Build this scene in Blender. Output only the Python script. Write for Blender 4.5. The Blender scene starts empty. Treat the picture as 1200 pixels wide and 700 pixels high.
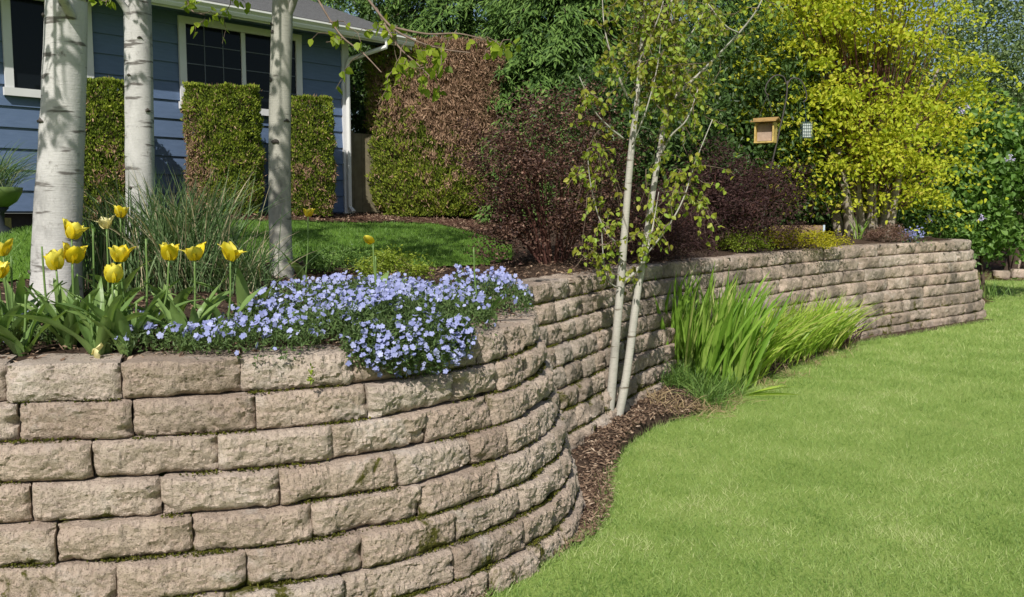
import bpy, math, random
import numpy as np
from mathutils import Vector, noise as mnoise

R = math.radians
rng = np.random.default_rng(7)
random.seed(7)
scene = bpy.context.scene
COL = scene.collection

# ------------------------------------------------------------------ camera, sky, sun, exposure
F = 1040.0                                   # focal length for a 1200 px wide frame
CAMZ = 1.66
PITCH = math.atan(98.0 / F)
cam = bpy.data.cameras.new('camera')
cam.sensor_width = 36.0
cam.lens = 36.0 * F / 1200.0
cam.clip_start = 0.05
cam.clip_end = 2000
co = bpy.data.objects.new('camera', cam)
co.location = (0, 0, CAMZ)
co.rotation_euler = (math.pi / 2 - PITCH, 0, 0)
COL.objects.link(co)
scene.camera = co

SUN_EL, SUN_A = R(43), R(11)                 # elevation; degrees to the left of straight behind the camera
to_sun = Vector((-math.sin(SUN_A) * math.cos(SUN_EL), -math.cos(SUN_A) * math.cos(SUN_EL), math.sin(SUN_EL)))
w = bpy.data.worlds.new('World')
scene.world = w
w.use_nodes = True
wn = w.node_tree
sky = wn.nodes.new('ShaderNodeTexSky')
sky.sky_type = 'NISHITA'
sky.sun_disc = False
sky.sun_elevation = SUN_EL
sky.sun_rotation = math.atan2(to_sun.x, to_sun.y)
sky.air_density = 1.0
sky.dust_density = 1.5
wn.links.new(sky.outputs[0], wn.nodes['Background'].inputs[0])
wn.nodes['Background'].inputs[1].default_value = 0.07
sl = bpy.data.lights.new('sun', 'SUN')
sl.energy = 4.2
sl.angle = R(0.5)
sl.color = (1.0, 0.955, 0.89)
so = bpy.data.objects.new('sun', sl)
so.rotation_euler = (-to_sun).to_track_quat('-Z', 'Y').to_euler()
so.location = (-6, -14, 16)
COL.objects.link(so)
vs = scene.view_settings
vs.view_transform = 'Standard'
vs.look = 'None'
vs.exposure = 0.42
vs.gamma = 1.0
vs.use_curve_mapping = False
scene.cycles.max_bounces = 6
scene.cycles.transparent_max_bounces = 4
scene.cycles.use_denoising = True


def at(u, v, Y):
    """world point seen at pixel (u, v) of the 1200x700 photograph, at distance Y ahead"""
    xc, yc = (u - 600) / F, (350 - v) / F
    sp, cp = math.sin(PITCH), math.cos(PITCH)
    t = Y / (cp + yc * sp)
    return np.array((xc * t, Y, CAMZ + (-sp + yc * cp) * t))


def pix(p):
    p = np.asarray(p, float)
    sp, cp = math.sin(PITCH), math.cos(PITCH)
    z = p[..., 2] - CAMZ
    d = p[..., 1] * cp - z * sp
    return 600 + F * p[..., 0] / d, 350 - F * (p[..., 1] * sp + z * cp) / d


# ------------------------------------------------------------------ mesh helpers
LOC = {}


class MB:
    def __init__(self):
        self.v, self.f, self.t, self.n = [], [], [], 0

    def add(self, v, faces, t=0.5):
        v = np.asarray(v, float).reshape(-1, 3)
        for fa in (faces if isinstance(faces, list) else [faces]):
            fa = np.asarray(fa, np.int64)
            if fa.ndim == 1:
                fa = fa[None]
            if len(fa):
                self.f.append(fa + self.n)
        self.v.append(v)
        self.t.append(np.broadcast_to(np.asarray(t, float), (len(v),)))
        self.n += len(v)
        return self

    def build(self, name, mat, parent=None, smooth=False, local=False):
        me = bpy.data.meshes.new(name)
        V = np.concatenate(self.v) if self.v else np.zeros((0, 3))
        if parent is not None and not local:
            V = V - np.array(LOC[parent.name])
        lv = np.concatenate([f.ravel() for f in self.f])
        lt = np.concatenate([np.full(len(f), f.shape[1]) for f in self.f])
        ls = np.concatenate(([0], np.cumsum(lt)[:-1]))
        me.vertices.add(len(V))
        me.vertices.foreach_set('co', V.astype(np.float32).ravel())
        me.loops.add(len(lv))
        me.loops.foreach_set('vertex_index', lv.astype(np.int32))
        me.polygons.add(len(lt))
        me.polygons.foreach_set('loop_start', ls.astype(np.int32))
        me.polygons.foreach_set('loop_total', lt.astype(np.int32))
        me.polygons.foreach_set('use_smooth', np.full(len(lt), bool(smooth)))
        a = me.attributes.new('tint', 'FLOAT', 'POINT')
        a.data.foreach_set('value', np.concatenate(self.t).astype(np.float32))
        me.update(calc_edges=True)
        me.validate()
        if smooth == 'crisp':
            me.set_sharp_from_angle(angle=R(31))
        if mat is not None:
            me.materials.append(mat)
        o = bpy.data.objects.new(name, me)
        COL.objects.link(o)
        if parent is not None:
            o.parent = parent
            LOC[o.name] = LOC[parent.name]
        else:
            LOC[o.name] = (0, 0, 0)
        return o


def thing(name, label, cat, loc=(0, 0, 0), group=None):
    o = bpy.data.objects.new(name, None)
    o.empty_display_size = 0.1
    COL.objects.link(o)
    o.location = tuple(float(c) for c in loc)
    LOC[o.name] = tuple(float(c) for c in loc)
    return tag(o, label, cat, group)


def tag(o, label=None, cat=None, group=None, kind=None):
    if label: o['label'] = label
    if cat: o['category'] = cat
    if group: o['group'] = group
    if kind: o['kind'] = kind
    return o


def norm(a):
    a = np.asarray(a, float)
    return a / np.maximum(np.linalg.norm(a, axis=-1, keepdims=True), 1e-9)


def spline(P, n=8):
    """Catmull-Rom through the points (any dimension)"""
    P = np.asarray(P, float)
    Q = np.vstack([2 * P[0] - P[1], P, 2 * P[-1] - P[-2]])
    out = []
    for i in range(1, len(Q) - 2):
        for k in range(n):
            t = k / n
            out.append(.5 * ((2 * Q[i]) + (-Q[i - 1] + Q[i + 1]) * t + (2 * Q[i - 1] - 5 * Q[i] + 4 * Q[i + 1] - Q[i + 2]) * t * t
                             + (-Q[i - 1] + 3 * Q[i] - 3 * Q[i + 1] + Q[i + 2]) * t ** 3))
    out.append(P[-1])
    return np.array(out)


def add_tube(mb, pts, rad, ns=8, t=.5, wob=0.0, cap=True):
    pts = np.asarray(pts, float)
    n = len(pts)
    rad = np.broadcast_to(np.asarray(rad, float), (n,))
    tan = norm(np.gradient(pts, axis=0))
    ref = np.array((1., 0, 0)) if abs(tan[0][0]) < .8 else np.array((0, 1., 0))
    V = []
    a = np.linspace(0, 2 * math.pi, ns, endpoint=False)
    for i in range(n):
        b = norm(np.cross(tan[i], ref))
        ref = norm(np.cross(b, tan[i]))
        rr = np.full(ns, rad[i])
        if wob:
            rr = rr * np.array([1 + wob * mnoise.noise(Vector((math.cos(q) * 1.5, math.sin(q) * 1.5, i * .35 + pts[0][0] * 7))) for q in a])
        V.append(pts[i] + (np.cos(a) * rr)[:, None] * ref + (np.sin(a) * rr)[:, None] * b)
    V = np.concatenate(V)
    i, j = np.meshgrid(np.arange(n - 1), np.arange(ns), indexing='ij')
    i, j = i.ravel(), j.ravel()
    jn = (j + 1) % ns
    Fq = np.stack([i * ns + j, i * ns + jn, (i + 1) * ns + jn, (i + 1) * ns + j], 1)
    fs = [Fq]
    if cap:
        fs += [np.arange(ns)[::-1], np.arange(ns) + (n - 1) * ns]
    mb.add(V, fs, t)
    return mb


def add_box(mb, lo, hi, t=.5, frame=None):
    """box; frame = (origin, ex, ey) turns local x/y into world"""
    x0, y0, z0 = lo
    x1, y1, z1 = hi
    V = np.array([(x0, y0, z0), (x1, y0, z0), (x1, y1, z0), (x0, y1, z0), (x0, y0, z1), (x1, y0, z1), (x1, y1, z1), (x0, y1, z1)], float)
    if frame is not None:
        o, ex, ey = frame
        V = np.asarray(o) + V[:, :1] * np.asarray(ex) + V[:, 1:2] * np.asarray(ey) + V[:, 2:] * np.array((0, 0, 1.))
    mb.add(V, np.array([(0, 3, 2, 1), (4, 5, 6, 7), (0, 1, 5, 4), (1, 2, 6, 5), (2, 3, 7, 6), (3, 0, 4, 7)]), t)
    return mb


def add_leaves(mb, p, ax, nr, L, W, t, shape='diamond', fold=.25, curl=0.0):
    p = np.asarray(p, float)
    N = len(p)
    if not N:
        return mb
    ax = norm(ax)
    nr = norm(nr - ax * np.sum(nr * ax, 1, keepdims=True))
    sd = np.cross(ax, nr)
    L = np.broadcast_to(np.asarray(L, float), (N,))[:, None]
    W = np.broadcast_to(np.asarray(W, float), (N,))[:, None]
    t = np.broadcast_to(np.asarray(t, float), (N,))
    k = np.arange(N)[:, None]
    if shape == 'tri':
        V = np.stack([p - sd * W * .5, p + sd * W * .5, p + ax * L + nr * L * curl], 1)
        mb.add(V.reshape(-1, 3), k * 3 + np.array([[0, 1, 2]]), np.repeat(t, 3))
    elif shape == 'diamond':
        m = p + ax * L * .45 + nr * W * fold
        V = np.stack([p, m - sd * W * .5, p + ax * L + nr * L * curl, m + sd * W * .5], 1)
        mb.add(V.reshape(-1, 3), [k * 4 + np.array([[0, 3, 2]]), k * 4 + np.array([[0, 2, 1]])], np.repeat(t, 4))
    else:                                   # ovate leaf, two folded halves
        a = p + ax * L * .25 + nr * W * fold
        b = p + ax * L * .6 + nr * (W * fold * .8 + L * curl * .4)
        tip = p + ax * L + nr * L * curl
        V = np.stack([p, a - sd * W * .46, b - sd * W * .4, tip, b + sd * W * .4, a + sd * W * .46], 1)
        mb.add(V.reshape(-1, 3), [k * 6 + np.array([[0, 3, 2, 1]]), k * 6 + np.array([[0, 5, 4, 3]])], np.repeat(t, 6))
    return mb


def rdir(n, bias=(0, 0, 0)):
    return norm(rng.normal(size=(n, 3)) + np.asarray(bias, float))


def add_blades(mb, base, direc, L, W, bend, t, seg=5, fold=.2, tipdrop=1.0):
    """long sword or grass leaves as curved folded strips"""
    base = np.asarray(base, float)
    N = len(base)
    direc = norm(direc)
    hor = direc.copy(); hor[:, 2] = 0
    hor = norm(hor + 1e-6)
    sd = norm(np.cross(direc, np.array((0, 0, 1.))) + rng.normal(size=(N, 3)) * .35)
    sd = norm(sd - direc * np.sum(sd * direc, 1, keepdims=True))
    nr = np.cross(sd, direc)
    L = np.broadcast_to(L, (N,))[:, None]
    W = np.broadcast_to(W, (N,))[:, None]
    bend = np.broadcast_to(bend, (N,))[:, None]
    rows = []
    for i in range(seg + 1):
        s = i / seg
        c = base + direc * L * s + hor * (bend * L * s * s) - np.array((0, 0, 1.)) * (bend * L * s ** 3 * .55 * tipdrop)
        wd = W * (min(1, .55 + s * 1.2) if s < .5 else (1 - ((s - .5) / .5) ** 1.8)) * .5 + 1e-4
        rows.append(np.stack([c - sd * wd, c + nr * wd * fold * 2, c + sd * wd], 1))
    V = np.stack(rows, 1)                    # N, seg+1, 3, 3
    k = np.arange(N)[:, None] * (seg + 1) * 3
    fs = []
    for i in range(seg):
        for j in range(2):
            fs.append(k + np.array([[i * 3 + j, i * 3 + j + 1, (i + 1) * 3 + j + 1, (i + 1) * 3 + j]]))
    mb.add(V.reshape(-1, 3), fs, np.repeat(np.broadcast_to(t, (N,)), (seg + 1) * 3))
    return mb


# ------------------------------------------------------------------ materials
def new_mat(name):
    m = bpy.data.materials.new(name)
    m.use_nodes = True
    nt = m.node_tree
    return m, nt, nt.nodes['Principled BSDF'], nt.nodes['Material Output']


def ramp(nt, stops, fac=None):
    r = nt.nodes.new('ShaderNodeValToRGB')
    e = r.color_ramp.elements
    while len(e) > 1:
        e.remove(e[0])
    e[0].position, e[0].color = stops[0][0], (*stops[0][1], 1)
    for p, c in stops[1:]:
        q = e.new(p)
        q.color = (*c, 1)
    if fac is not None:
        nt.links.new(fac, r.inputs[0])
    return r.outputs[0]


def tex_noise(nt, scale, detail=4, rough=.6, vec=None, dist=0):
    n = nt.nodes.new('ShaderNodeTexNoise')
    n.inputs['Scale'].default_value = scale
    n.inputs['Detail'].default_value = detail
    n.inputs['Roughness'].default_value = rough
    n.inputs['Distortion'].default_value = dist
    if vec is not None:
        nt.links.new(vec, n.inputs['Vector'])
    return n.outputs['Fac']


def mixc(nt, fac, a, b, mode='MIX'):
    m = nt.nodes.new('ShaderNodeMix')
    m.data_type = 'RGBA'
    m.blend_type = mode
    for s, val in ((0, fac), (6, a), (7, b)):
        if isinstance(val, (int, float)):
            m.inputs[s].default_value = val
        elif isinstance(val, tuple):
            m.inputs[s].default_value = (*val, 1)
        else:
            nt.links.new(val, m.inputs[s])
    return m.outputs[2]


def math_n(nt, op, a, b=None, clamp=False):
    m = nt.nodes.new('ShaderNodeMath')
    m.operation = op
    m.use_clamp = clamp
    for i, val in enumerate((a, b)):
        if val is None: continue
        if isinstance(val, (int, float)):
            m.inputs[i].default_value = val
        else:
            nt.links.new(val, m.inputs[i])
    return m.outputs[0]


def coords(nt, scale=(1, 1, 1), which='Object'):
    tc = nt.nodes.new('ShaderNodeTexCoord')
    mp = nt.nodes.new('ShaderNodeMapping')
    mp.inputs['Scale'].default_value = scale
    nt.links.new(tc.outputs[which], mp.inputs[0])
    return mp.outputs[0]


def attr(nt, name='tint'):
    a = nt.nodes.new('ShaderNodeAttribute')
    a.attribute_name = name
    return a.outputs['Fac']


def bump(nt, h, strength=.3, dist=.02):
    b = nt.nodes.new('ShaderNodeBump')
    b.inputs['Strength'].default_value = strength
    b.inputs['Distance'].default_value = dist
    nt.links.new(h, b.inputs['Height'])
    return b.outputs[0]


def leaf_mat(name, cols, trans=.35, rough=.5, spec=.3, tcol=(1.25, 1.3, .7)):
    m, nt, bs, out = new_mat(name)
    n = len(cols)
    c = ramp(nt, [(i / max(n - 1, 1), cols[i]) for i in range(n)], attr(nt))
    nt.links.new(c, bs.inputs['Base Color'])
    bs.inputs['Roughness'].default_value = rough
    bs.inputs['Specular IOR Level'].default_value = spec
    if trans:
        tr = nt.nodes.new('ShaderNodeBsdfTranslucent')
        nt.links.new(mixc(nt, 1.0, c, tcol, 'MULTIPLY'), tr.inputs[0])
        mx = nt.nodes.new('ShaderNodeMixShader')
        mx.inputs[0].default_value = trans
        nt.links.new(bs.outputs[0], mx.inputs[1])
        nt.links.new(tr.outputs[0], mx.inputs[2])
        nt.links.new(mx.outputs[0], out.inputs[0])
    return m


def plain_mat(name, col, rough=.6, spec=.4, nscale=0, namp=.25, bstr=0.0, bscale=60):
    m, nt, bs, out = new_mat(name)
    bs.inputs['Roughness'].default_value = rough
    bs.inputs['Specular IOR Level'].default_value = spec
    if nscale:
        v = coords(nt)
        f = tex_noise(nt, nscale, 5, .65, v)
        d = tuple(x * (1 - namp) for x in col)
        l = tuple(min(1, x * (1 + namp)) for x in col)
        nt.links.new(ramp(nt, [(.3, d), (.7, l)], f), bs.inputs['Base Color'])
        if bstr:
            nt.links.new(bump(nt, tex_noise(nt, bscale, 5, .7, v), bstr, .01), bs.inputs['Normal'])
    else:
        bs.inputs['Base Color'].default_value = (*col, 1)
    return m


M = {}

# stone blocks
m, nt, bs, out = new_mat('stone_block')
v = coords(nt)
tn = attr(nt)
n1 = tex_noise(nt, 5, 5, .6, v)
base = ramp(nt, [(.25, (.35, .272, .213)), (.5, (.465, .374, .30)), (.75, (.57, .478, .395))], n1)
base = mixc(nt, .5, base, ramp(nt, [(0, (.32, .242, .188)), (.3, (.45, .352, .276)), (.7, (.51, .412, .33)), (1, (.56, .485, .415))], tn))
n2 = tex_noise(nt, 85, 6, .75, v)
pit = tex_noise(nt, 170, 3, .6, v)
base = mixc(nt, math_n(nt, 'MULTIPLY', math_n(nt, 'SUBTRACT', .43, pit), 6, True), base, (.13, .10, .08))
base = mixc(nt, .9, base, ramp(nt, [(.30, (.34, .32, .30)), (.45, (.90, .90, .90)), (.68, (1.22, 1.22, 1.22))], n2), 'MULTIPLY')
ne_ = tex_noise(nt, 3.3, 6, .7, v, .4)
base = mixc(nt, math_n(nt, 'MULTIPLY', math_n(nt, 'SUBTRACT', ne_, .56), 4, True), base, (.62, .565, .505))
ng = tex_noise(nt, 2.6, 6, .7, v, .5)      # grey weathering patches, denser on the old far part; in the recess also painted tree shade
gm = math_n(nt, 'MULTIPLY', math_n(nt, 'SUBTRACT', ng, .445), 5.5, True)
gm = math_n(nt, 'MULTIPLY', gm, math_n(nt, 'ADD', math_n(nt, 'MULTIPLY', attr(nt, 'weather_shade'), .82), .14), True)
base = mixc(nt, gm, base, (.135, .115, .092))
nm = tex_noise(nt, 4.5, 6, .72, v, .6)      # olive moss
nlow = nt.nodes.new('ShaderNodeSeparateXYZ')
nt.links.new(v, nlow.inputs[0])
mossz = math_n(nt, 'MULTIPLY', math_n(nt, 'SUBTRACT', .75, nlow.outputs[2]), .16)
mk = math_n(nt, 'MULTIPLY', math_n(nt, 'ADD', math_n(nt, 'ADD', nm, mossz), math_n(nt, 'SUBTRACT', math_n(nt, 'MULTIPLY', attr(nt, 'joint'), .14), .665)), 14, True)
base = mixc(nt, mk, base, ramp(nt, [(.3, (.045, .05, .012)), (.7, (.13, .12, .025))], n2))
nt.links.new(base, bs.inputs['Base Color'])
bs.inputs['Roughness'].default_value = .93
bs.inputs['Specular IOR Level'].default_value = .12
hh = math_n(nt, 'ADD', math_n(nt, 'ADD', math_n(nt, 'MULTIPLY', n2, .7), math_n(nt, 'MULTIPLY', pit, .35)), tex_noise(nt, 26, 6, .7, v))
nt.links.new(bump(nt, hh, .9, .016), bs.inputs['Normal'])
M['stone'] = m

M['moss'] = leaf_mat('moss', [(.03, .035, .008), (.075, .08, .014), (.15, .14, .025)], 0, .95, .05)
M['white_paint'] = plain_mat('white_paint', (.62, .62, .62), .5, .4, 3, .06)
M['gutter_paint'] = plain_mat('gutter_paint', (.66, .66, .64), .4, .4, 4, .05)

m, nt, bs, out = new_mat('blue_siding')
v = coords(nt, (1, 1, 6))
f = tex_noise(nt, 6, 4, .6, v)
nt.links.new(ramp(nt, [(.3, (.080, .124, .212)), (.7, (.099, .148, .25))], f), bs.inputs['Base Color'])
bs.inputs['Roughness'].default_value = .55
nt.links.new(bump(nt, tex_noise(nt, 40, 4, .6, coords(nt, (1, 1, 10))), .12, .004), bs.inputs['Normal'])
M['siding'] = m

m, nt, bs, out = new_mat('roof_shingle')
v = coords(nt)
f = tex_noise(nt, 9, 6, .8, v)
f2 = tex_noise(nt, 140, 2, .7, v)
nt.links.new(mixc(nt, .5, ramp(nt, [(.3, (.07, .07, .075)), (.7, (.17, .17, .175))], f), ramp(nt, [(.3, (.06, .06, .065)), (.7, (.22, .22, .22))], f2)), bs.inputs['Base Color'])
bs.inputs['Roughness'].default_value = .95
nt.links.new(bump(nt, f2, .4, .01), bs.inputs['Normal'])
M['shingle'] = m

m, nt, bs, out = new_mat('window_glass')
bs.inputs['Base Color'].default_value = (.006, .008, .010, 1)
bs.inputs['Roughness'].default_value = .08
bs.inputs['Specular IOR Level'].default_value = .18
M['glass'] = m
M['foundation'] = plain_mat('foundation', (.05, .05, .05), .9, .1, 6, .3)
M['gate_wood'] = plain_mat('gate_wood', (.155, .135, .085), .8, .2, 8, .25)
M['cedar_wood'] = plain_mat('cedar_wood', (.50, .36, .12), .7, .2, 14, .3, .2, 60)
M['cedar_roof'] = plain_mat('cedar_roof', (.30, .19, .07), .8, .2, 14, .3)
M['old_timber'] = plain_mat('old_timber', (.22, .15, .095), .9, .1, 12, .3, .3, 50)
M['seed_wood'] = plain_mat('seed_wood', (.36, .27, .21), .8, .2, 10, .2)
M['scar'] = plain_mat('scar', (.07, .062, .055), .9, .1, 40, .4)
M['iron'] = plain_mat('iron', (.05, .042, .038), .6, .4)
M['suet'] = plain_mat('suet', (.42, .46, .44), .6, .3, 20, .3)
M['wire'] = plain_mat('wire', (.06, .10, .10), .5, .4)
M['plant_tag'] = plain_mat('plant_tag', (.42, .50, .58), .5, .4)
M['pot'] = plain_mat('pot', (.10, .15, .04), .35, .5, 5, .25)
M['pot_dark'] = plain_mat('pot_dark', (.02, .025, .03), .6, .3)

# birch bark
def bark(name, light, dark, ring, amount):
    m, nt, bs, out = new_mat(name)
    v = coords(nt)
    nb = tex_noise(nt, 2.2, 5, .6, v)
    c = ramp(nt, [(.30, tuple(x * .52 for x in light)), (.43, tuple(x * .85 for x in light)), (.58, light)], tex_noise(nt, 1, 5, .65, coords(nt, (5, 5, 2.4))))
    lines = tex_noise(nt, 1, 4, .6, coords(nt, (14, 14, 120)))
    c = mixc(nt, math_n(nt, 'MULTIPLY', math_n(nt, 'SUBTRACT', lines, .60), 6, True), c, tuple(x * .62 for x in light))
    den = tex_noise(nt, 1, 3, .5, coords(nt, (5, 5, ring)))
    c = mixc(nt, math_n(nt, 'MULTIPLY', math_n(nt, 'SUBTRACT', den, amount), 14, True), c, dark)
    sp = tex_noise(nt, 1, 5, .75, coords(nt, (11, 11, 8)))
    c = mixc(nt, math_n(nt, 'MULTIPLY', math_n(nt, 'SUBTRACT', sp, .585), 8, True), c, tuple(x * 1.5 for x in dark))
    gr = tex_noise(nt, 60, 4, .7, v)
    c = mixc(nt, .35, c, ramp(nt, [(.3, (.75, .75, .75)), (.6, (1.05, 1.05, 1.05))], gr), 'MULTIPLY')
    nt.links.new(c, bs.inputs['Base Color'])
    bs.inputs['Roughness'].default_value = .75
    bs.inputs['Specular IOR Level'].default_value = .2
    nt.links.new(bump(nt, math_n(nt, 'ADD', lines, math_n(nt, 'ADD', sp, math_n(nt, 'MULTIPLY', gr, .4))), .35, .006), bs.inputs['Normal'])
    return m


M['birch'] = bark('birch_bark', (.49, .48, .46), (.13, .12, .11), 26, .588)
M['birch_grey'] = bark('grey_birch_bark', (.36, .35, .30), (.09, .085, .07), 22, .66)
M['young_bark'] = bark('young_birch_bark', (.42, .40, .35), (.15, .13, .10), 30, .62)
M['twig'] = plain_mat('twig', (.17, .125, .095), .8, .2, 20, .3)
M['bark_dark'] = plain_mat('bark_dark', (.075, .055, .042), .9, .1, 12, .4, .4, 40)
M['maple_bark'] = plain_mat('maple_bark', (.30, .26, .21), .85, .2, 9, .35, .3, 30)
M['red_twig'] = plain_mat('red_twig', (.10, .045, .035), .8, .2, 20, .3)
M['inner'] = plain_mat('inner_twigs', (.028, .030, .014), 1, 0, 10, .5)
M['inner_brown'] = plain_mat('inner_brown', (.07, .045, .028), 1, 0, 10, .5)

# foliage
M['lawn_blade'] = leaf_mat('lawn_blade', [(.122, .21, .045), (.226, .342, .085), (.35, .447, .155), (.54, .57, .29)], .35, .55, .25)
M['upper_blade'] = leaf_mat('upper_lawn_blade', [(.07, .15, .022), (.12, .22, .038), (.18, .28, .06)], .3)  # darker greens than the lower lawn blades
M['birch_leaf'] = leaf_mat('birch_leaf', [(.12, .18, .015), (.23, .31, .025), (.36, .43, .045)], .5)
M['young_leaf'] = leaf_mat('young_birch_leaf', [(.16, .15, .02), (.27, .29, .03), (.25, .37, .05), (.42, .40, .07)], .42)
M['arbor'] = leaf_mat('arborvitae', [(.035, .05, .010), (.12, .17, .022), (.225, .285, .034), (.34, .37, .05)], .2, .7, .15)
M['arbor_brown'] = leaf_mat('arborvitae_brown', [(.11, .066, .043), (.29, .18, .115), (.44, .30, .20)], .15, .85, .1)
M['cedar'] = leaf_mat('cedar', [(.022, .05, .014), (.06, .12, .026), (.115, .20, .042), (.18, .28, .07)], .22, .6, .2)
M['dark_leaf'] = leaf_mat('dark_leaf', [(.02, .042, .012), (.05, .095, .022), (.095, .16, .036)], .25, .45, .3)
M['barberry'] = leaf_mat('barberry', [(.03, .015, .013), (.062, .031, .024), (.115, .062, .044), (.32, .20, .14)], .25, .55, .3, (1.3, .8, .7))
M['lace'] = leaf_mat('laceleaf', [(.03, .015, .017), (.06, .03, .029), (.12, .07, .058)], .25, .6, .2, (1.3, .8, .7))
M['maple'] = leaf_mat('golden_maple', [(.27, .36, .026), (.43, .50, .036), (.56, .58, .06), (.54, .46, .08)], .5, .55, .2, (1.15, 1.1, .6))
M['lilac'] = leaf_mat('lilac_leaf', [(.055, .12, .022), (.12, .225, .045), (.20, .32, .075)], .35, .45, .35)
M['grey_tree'] = leaf_mat('grey_green_leaf', [(.07, .12, .04), (.14, .20, .075), (.22, .28, .12)], .3)
M['lilac_bloom'] = leaf_mat('lilac_bloom', [(.36, .32, .52), (.58, .54, .74)], .2)
M['phlox_leaf'] = leaf_mat('phlox_leaf', [(.05, .085, .028), (.10, .16, .05), (.16, .23, .08)], .3)
M['phlox'] = leaf_mat('phlox_bloom', [(.215, .24, .47), (.315, .345, .60), (.46, .49, .73)], .25, .6, .2, (1, 1, 1.1))
M['tulip'] = leaf_mat('tulip_petal', [(.58, .44, .012), (.74, .60, .02), (.82, .74, .12)], .3, .45, .3, (1, .9, .4))
M['tulip_pale'] = leaf_mat('tulip_petal_faded', [(.70, .62, .25), (.80, .75, .42)], .3, .5, .2, (1, 1, .8))
M['tulip_green'] = leaf_mat('tulip_leaf', [(.09, .17, .05), (.16, .26, .075), (.25, .36, .11)], .3, .42, .4)
M['orn_grass'] = leaf_mat('ornamental_grass', [(.06, .12, .04), (.12, .20, .075), (.20, .28, .13), (.48, .42, .27)], .25)
M['straw'] = leaf_mat('straw', [(.25, .18, .10), (.42, .33, .19)], .15, .8, .1)
M['iris'] = leaf_mat('iris_leaf', [(.105, .22, .03), (.185, .33, .042), (.285, .44, .075), (.42, .44, .15)], .4, .4, .35)
M['montbretia'] = leaf_mat('montbretia_leaf', [(.16, .28, .03), (.26, .40, .045), (.38, .50, .08), (.48, .46, .17)], .42, .42, .3)
M['fern'] = leaf_mat('feathery_leaf', [(.09, .17, .04), (.15, .26, .06), (.22, .33, .08)], .35)
M['gold'] = leaf_mat('golden_shrub', [(.20, .21, .012), (.36, .33, .015), (.50, .44, .02)], .3)
M['lime'] = leaf_mat('lime_shrub', [(.13, .19, .02), (.22, .29, .03), (.30, .36, .05)], .35)
M['brown_plant'] = leaf_mat('brown_heather', [(.12, .065, .05), (.24, .15, .11)], .2)

# ground
def ground(name, stops, sc, fine, stren):
    m, nt, bs, out = new_mat(name)
    v = coords(nt)
    a = tex_noise(nt, sc, 6, .65, v)
    b = tex_noise(nt, fine, 5, .75, v)
    nt.links.new(mixc(nt, .6, ramp(nt, stops, a), ramp(nt, stops, b)), bs.inputs['Base Color'])
    bs.inputs['Roughness'].default_value = 1
    bs.inputs['Specular IOR Level'].default_value = .05
    nt.links.new(bump(nt, b, stren, .03), bs.inputs['Normal'])
    return m


M['lawn'] = ground('lawn_ground', [(.32, (.145, .225, .045)), (.5, (.235, .335, .078)), (.68, (.35, .41, .14))], .9, 55, .7)
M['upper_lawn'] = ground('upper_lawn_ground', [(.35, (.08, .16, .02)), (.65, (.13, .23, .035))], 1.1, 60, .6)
M['soil'] = ground('bed_soil', [(.3, (.035, .024, .018)), (.5, (.08, .055, .040)), (.7, (.17, .12, .088))], 6, 70, .9)
M['mulch'] = ground('bark_mulch', [(.3, (.05, .027, .020)), (.5, (.11, .06, .042)), (.7, (.19, .11, .08))], 8, 60, .9)
M['chip'] = leaf_mat('wood_chip', [(.05, .03, .022), (.14, .09, .062), (.27, .19, .13), (.44, .34, .25)], 0, .95, .05)

# ------------------------------------------------------------------ wall line (plan of the top front edge)
WP = np.array([(-6.5, 2.75), (-4.5, 2.95), (-2.6, 3.14), (-1.845, 3.24), (-1.5, 3.28), (-1.149, 3.37), (-.846, 3.47), (-.58, 3.62), (-.32, 3.87),
               (-.10, 4.14), (.06, 4.47), (.135, 4.82), (.14, 5.12), (.09, 5.38), (.045, 5.54), (.105, 5.70), (.26, 5.98), (.46, 6.38), (.68, 6.86), (.95, 7.45), (1.30, 8.1), (1.72, 8.75),
               (2.32, 9.55), (3.05, 10.45), (3.85, 11.3), (4.7, 12.1), (5.6, 12.85), (6.5, 13.55), (7.2, 14.1), (7.6, 14.6), (7.72, 15.2),
               (7.45, 15.8), (6.9, 16.2), (6.2, 16.35), (5.4, 16.3)])
_c = spline(WP, 24)
_s = np.concatenate(([0], np.cumsum(np.linalg.norm(np.diff(_c, axis=0), axis=1))))
S_MAX = _s[-1]
ss = np.arange(0, S_MAX, .02)
CX, CY = np.interp(ss, _s, _c[:, 0]), np.interp(ss, _s, _c[:, 1])
k9 = np.ones(9) / 9
CURVE = np.stack([np.convolve(np.pad(CX, 4, 'edge'), k9, 'valid'), np.convolve(np.pad(CY, 4, 'edge'), k9, 'valid')], 1)
TAN = norm(np.gradient(CURVE, axis=0))
NRM = np.stack([TAN[:, 1], -TAN[:, 0]], 1)    # towards the lawn
S_STEP = ss[np.argmin(np.abs(CURVE[:, 1] - 5.56) + 10 * (CURVE[:, 0] > 1))]


def cdist(xy):
    xy = np.asarray(xy, float)
    out, idx = np.empty(len(xy)), np.empty(len(xy), int)
    for a in range(0, len(xy), 4000):
        q = xy[a:a + 4000]
        d = ((q[:, None, :] - CURVE[None]) ** 2).sum(2)
        idx[a:a + 4000] = d.argmin(1)
        out[a:a + 4000] = np.sqrt(d.min(1))
    return out, idx


def in_poly(xy, poly):
    x, y = xy[:, 0], xy[:, 1]
    ins = np.zeros(len(xy), bool)
    px, py = poly[:, 0], poly[:, 1]
    j = len(poly) - 1
    for i in range(len(poly)):
        if py[i] != py[j]:
            c = ((py[i] > y) != (py[j] > y)) & (x < (px[j] - px[i]) * (y - py[i]) / (py[j] - py[i]) + px[i])
            ins ^= c
        j = i
    return ins


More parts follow.
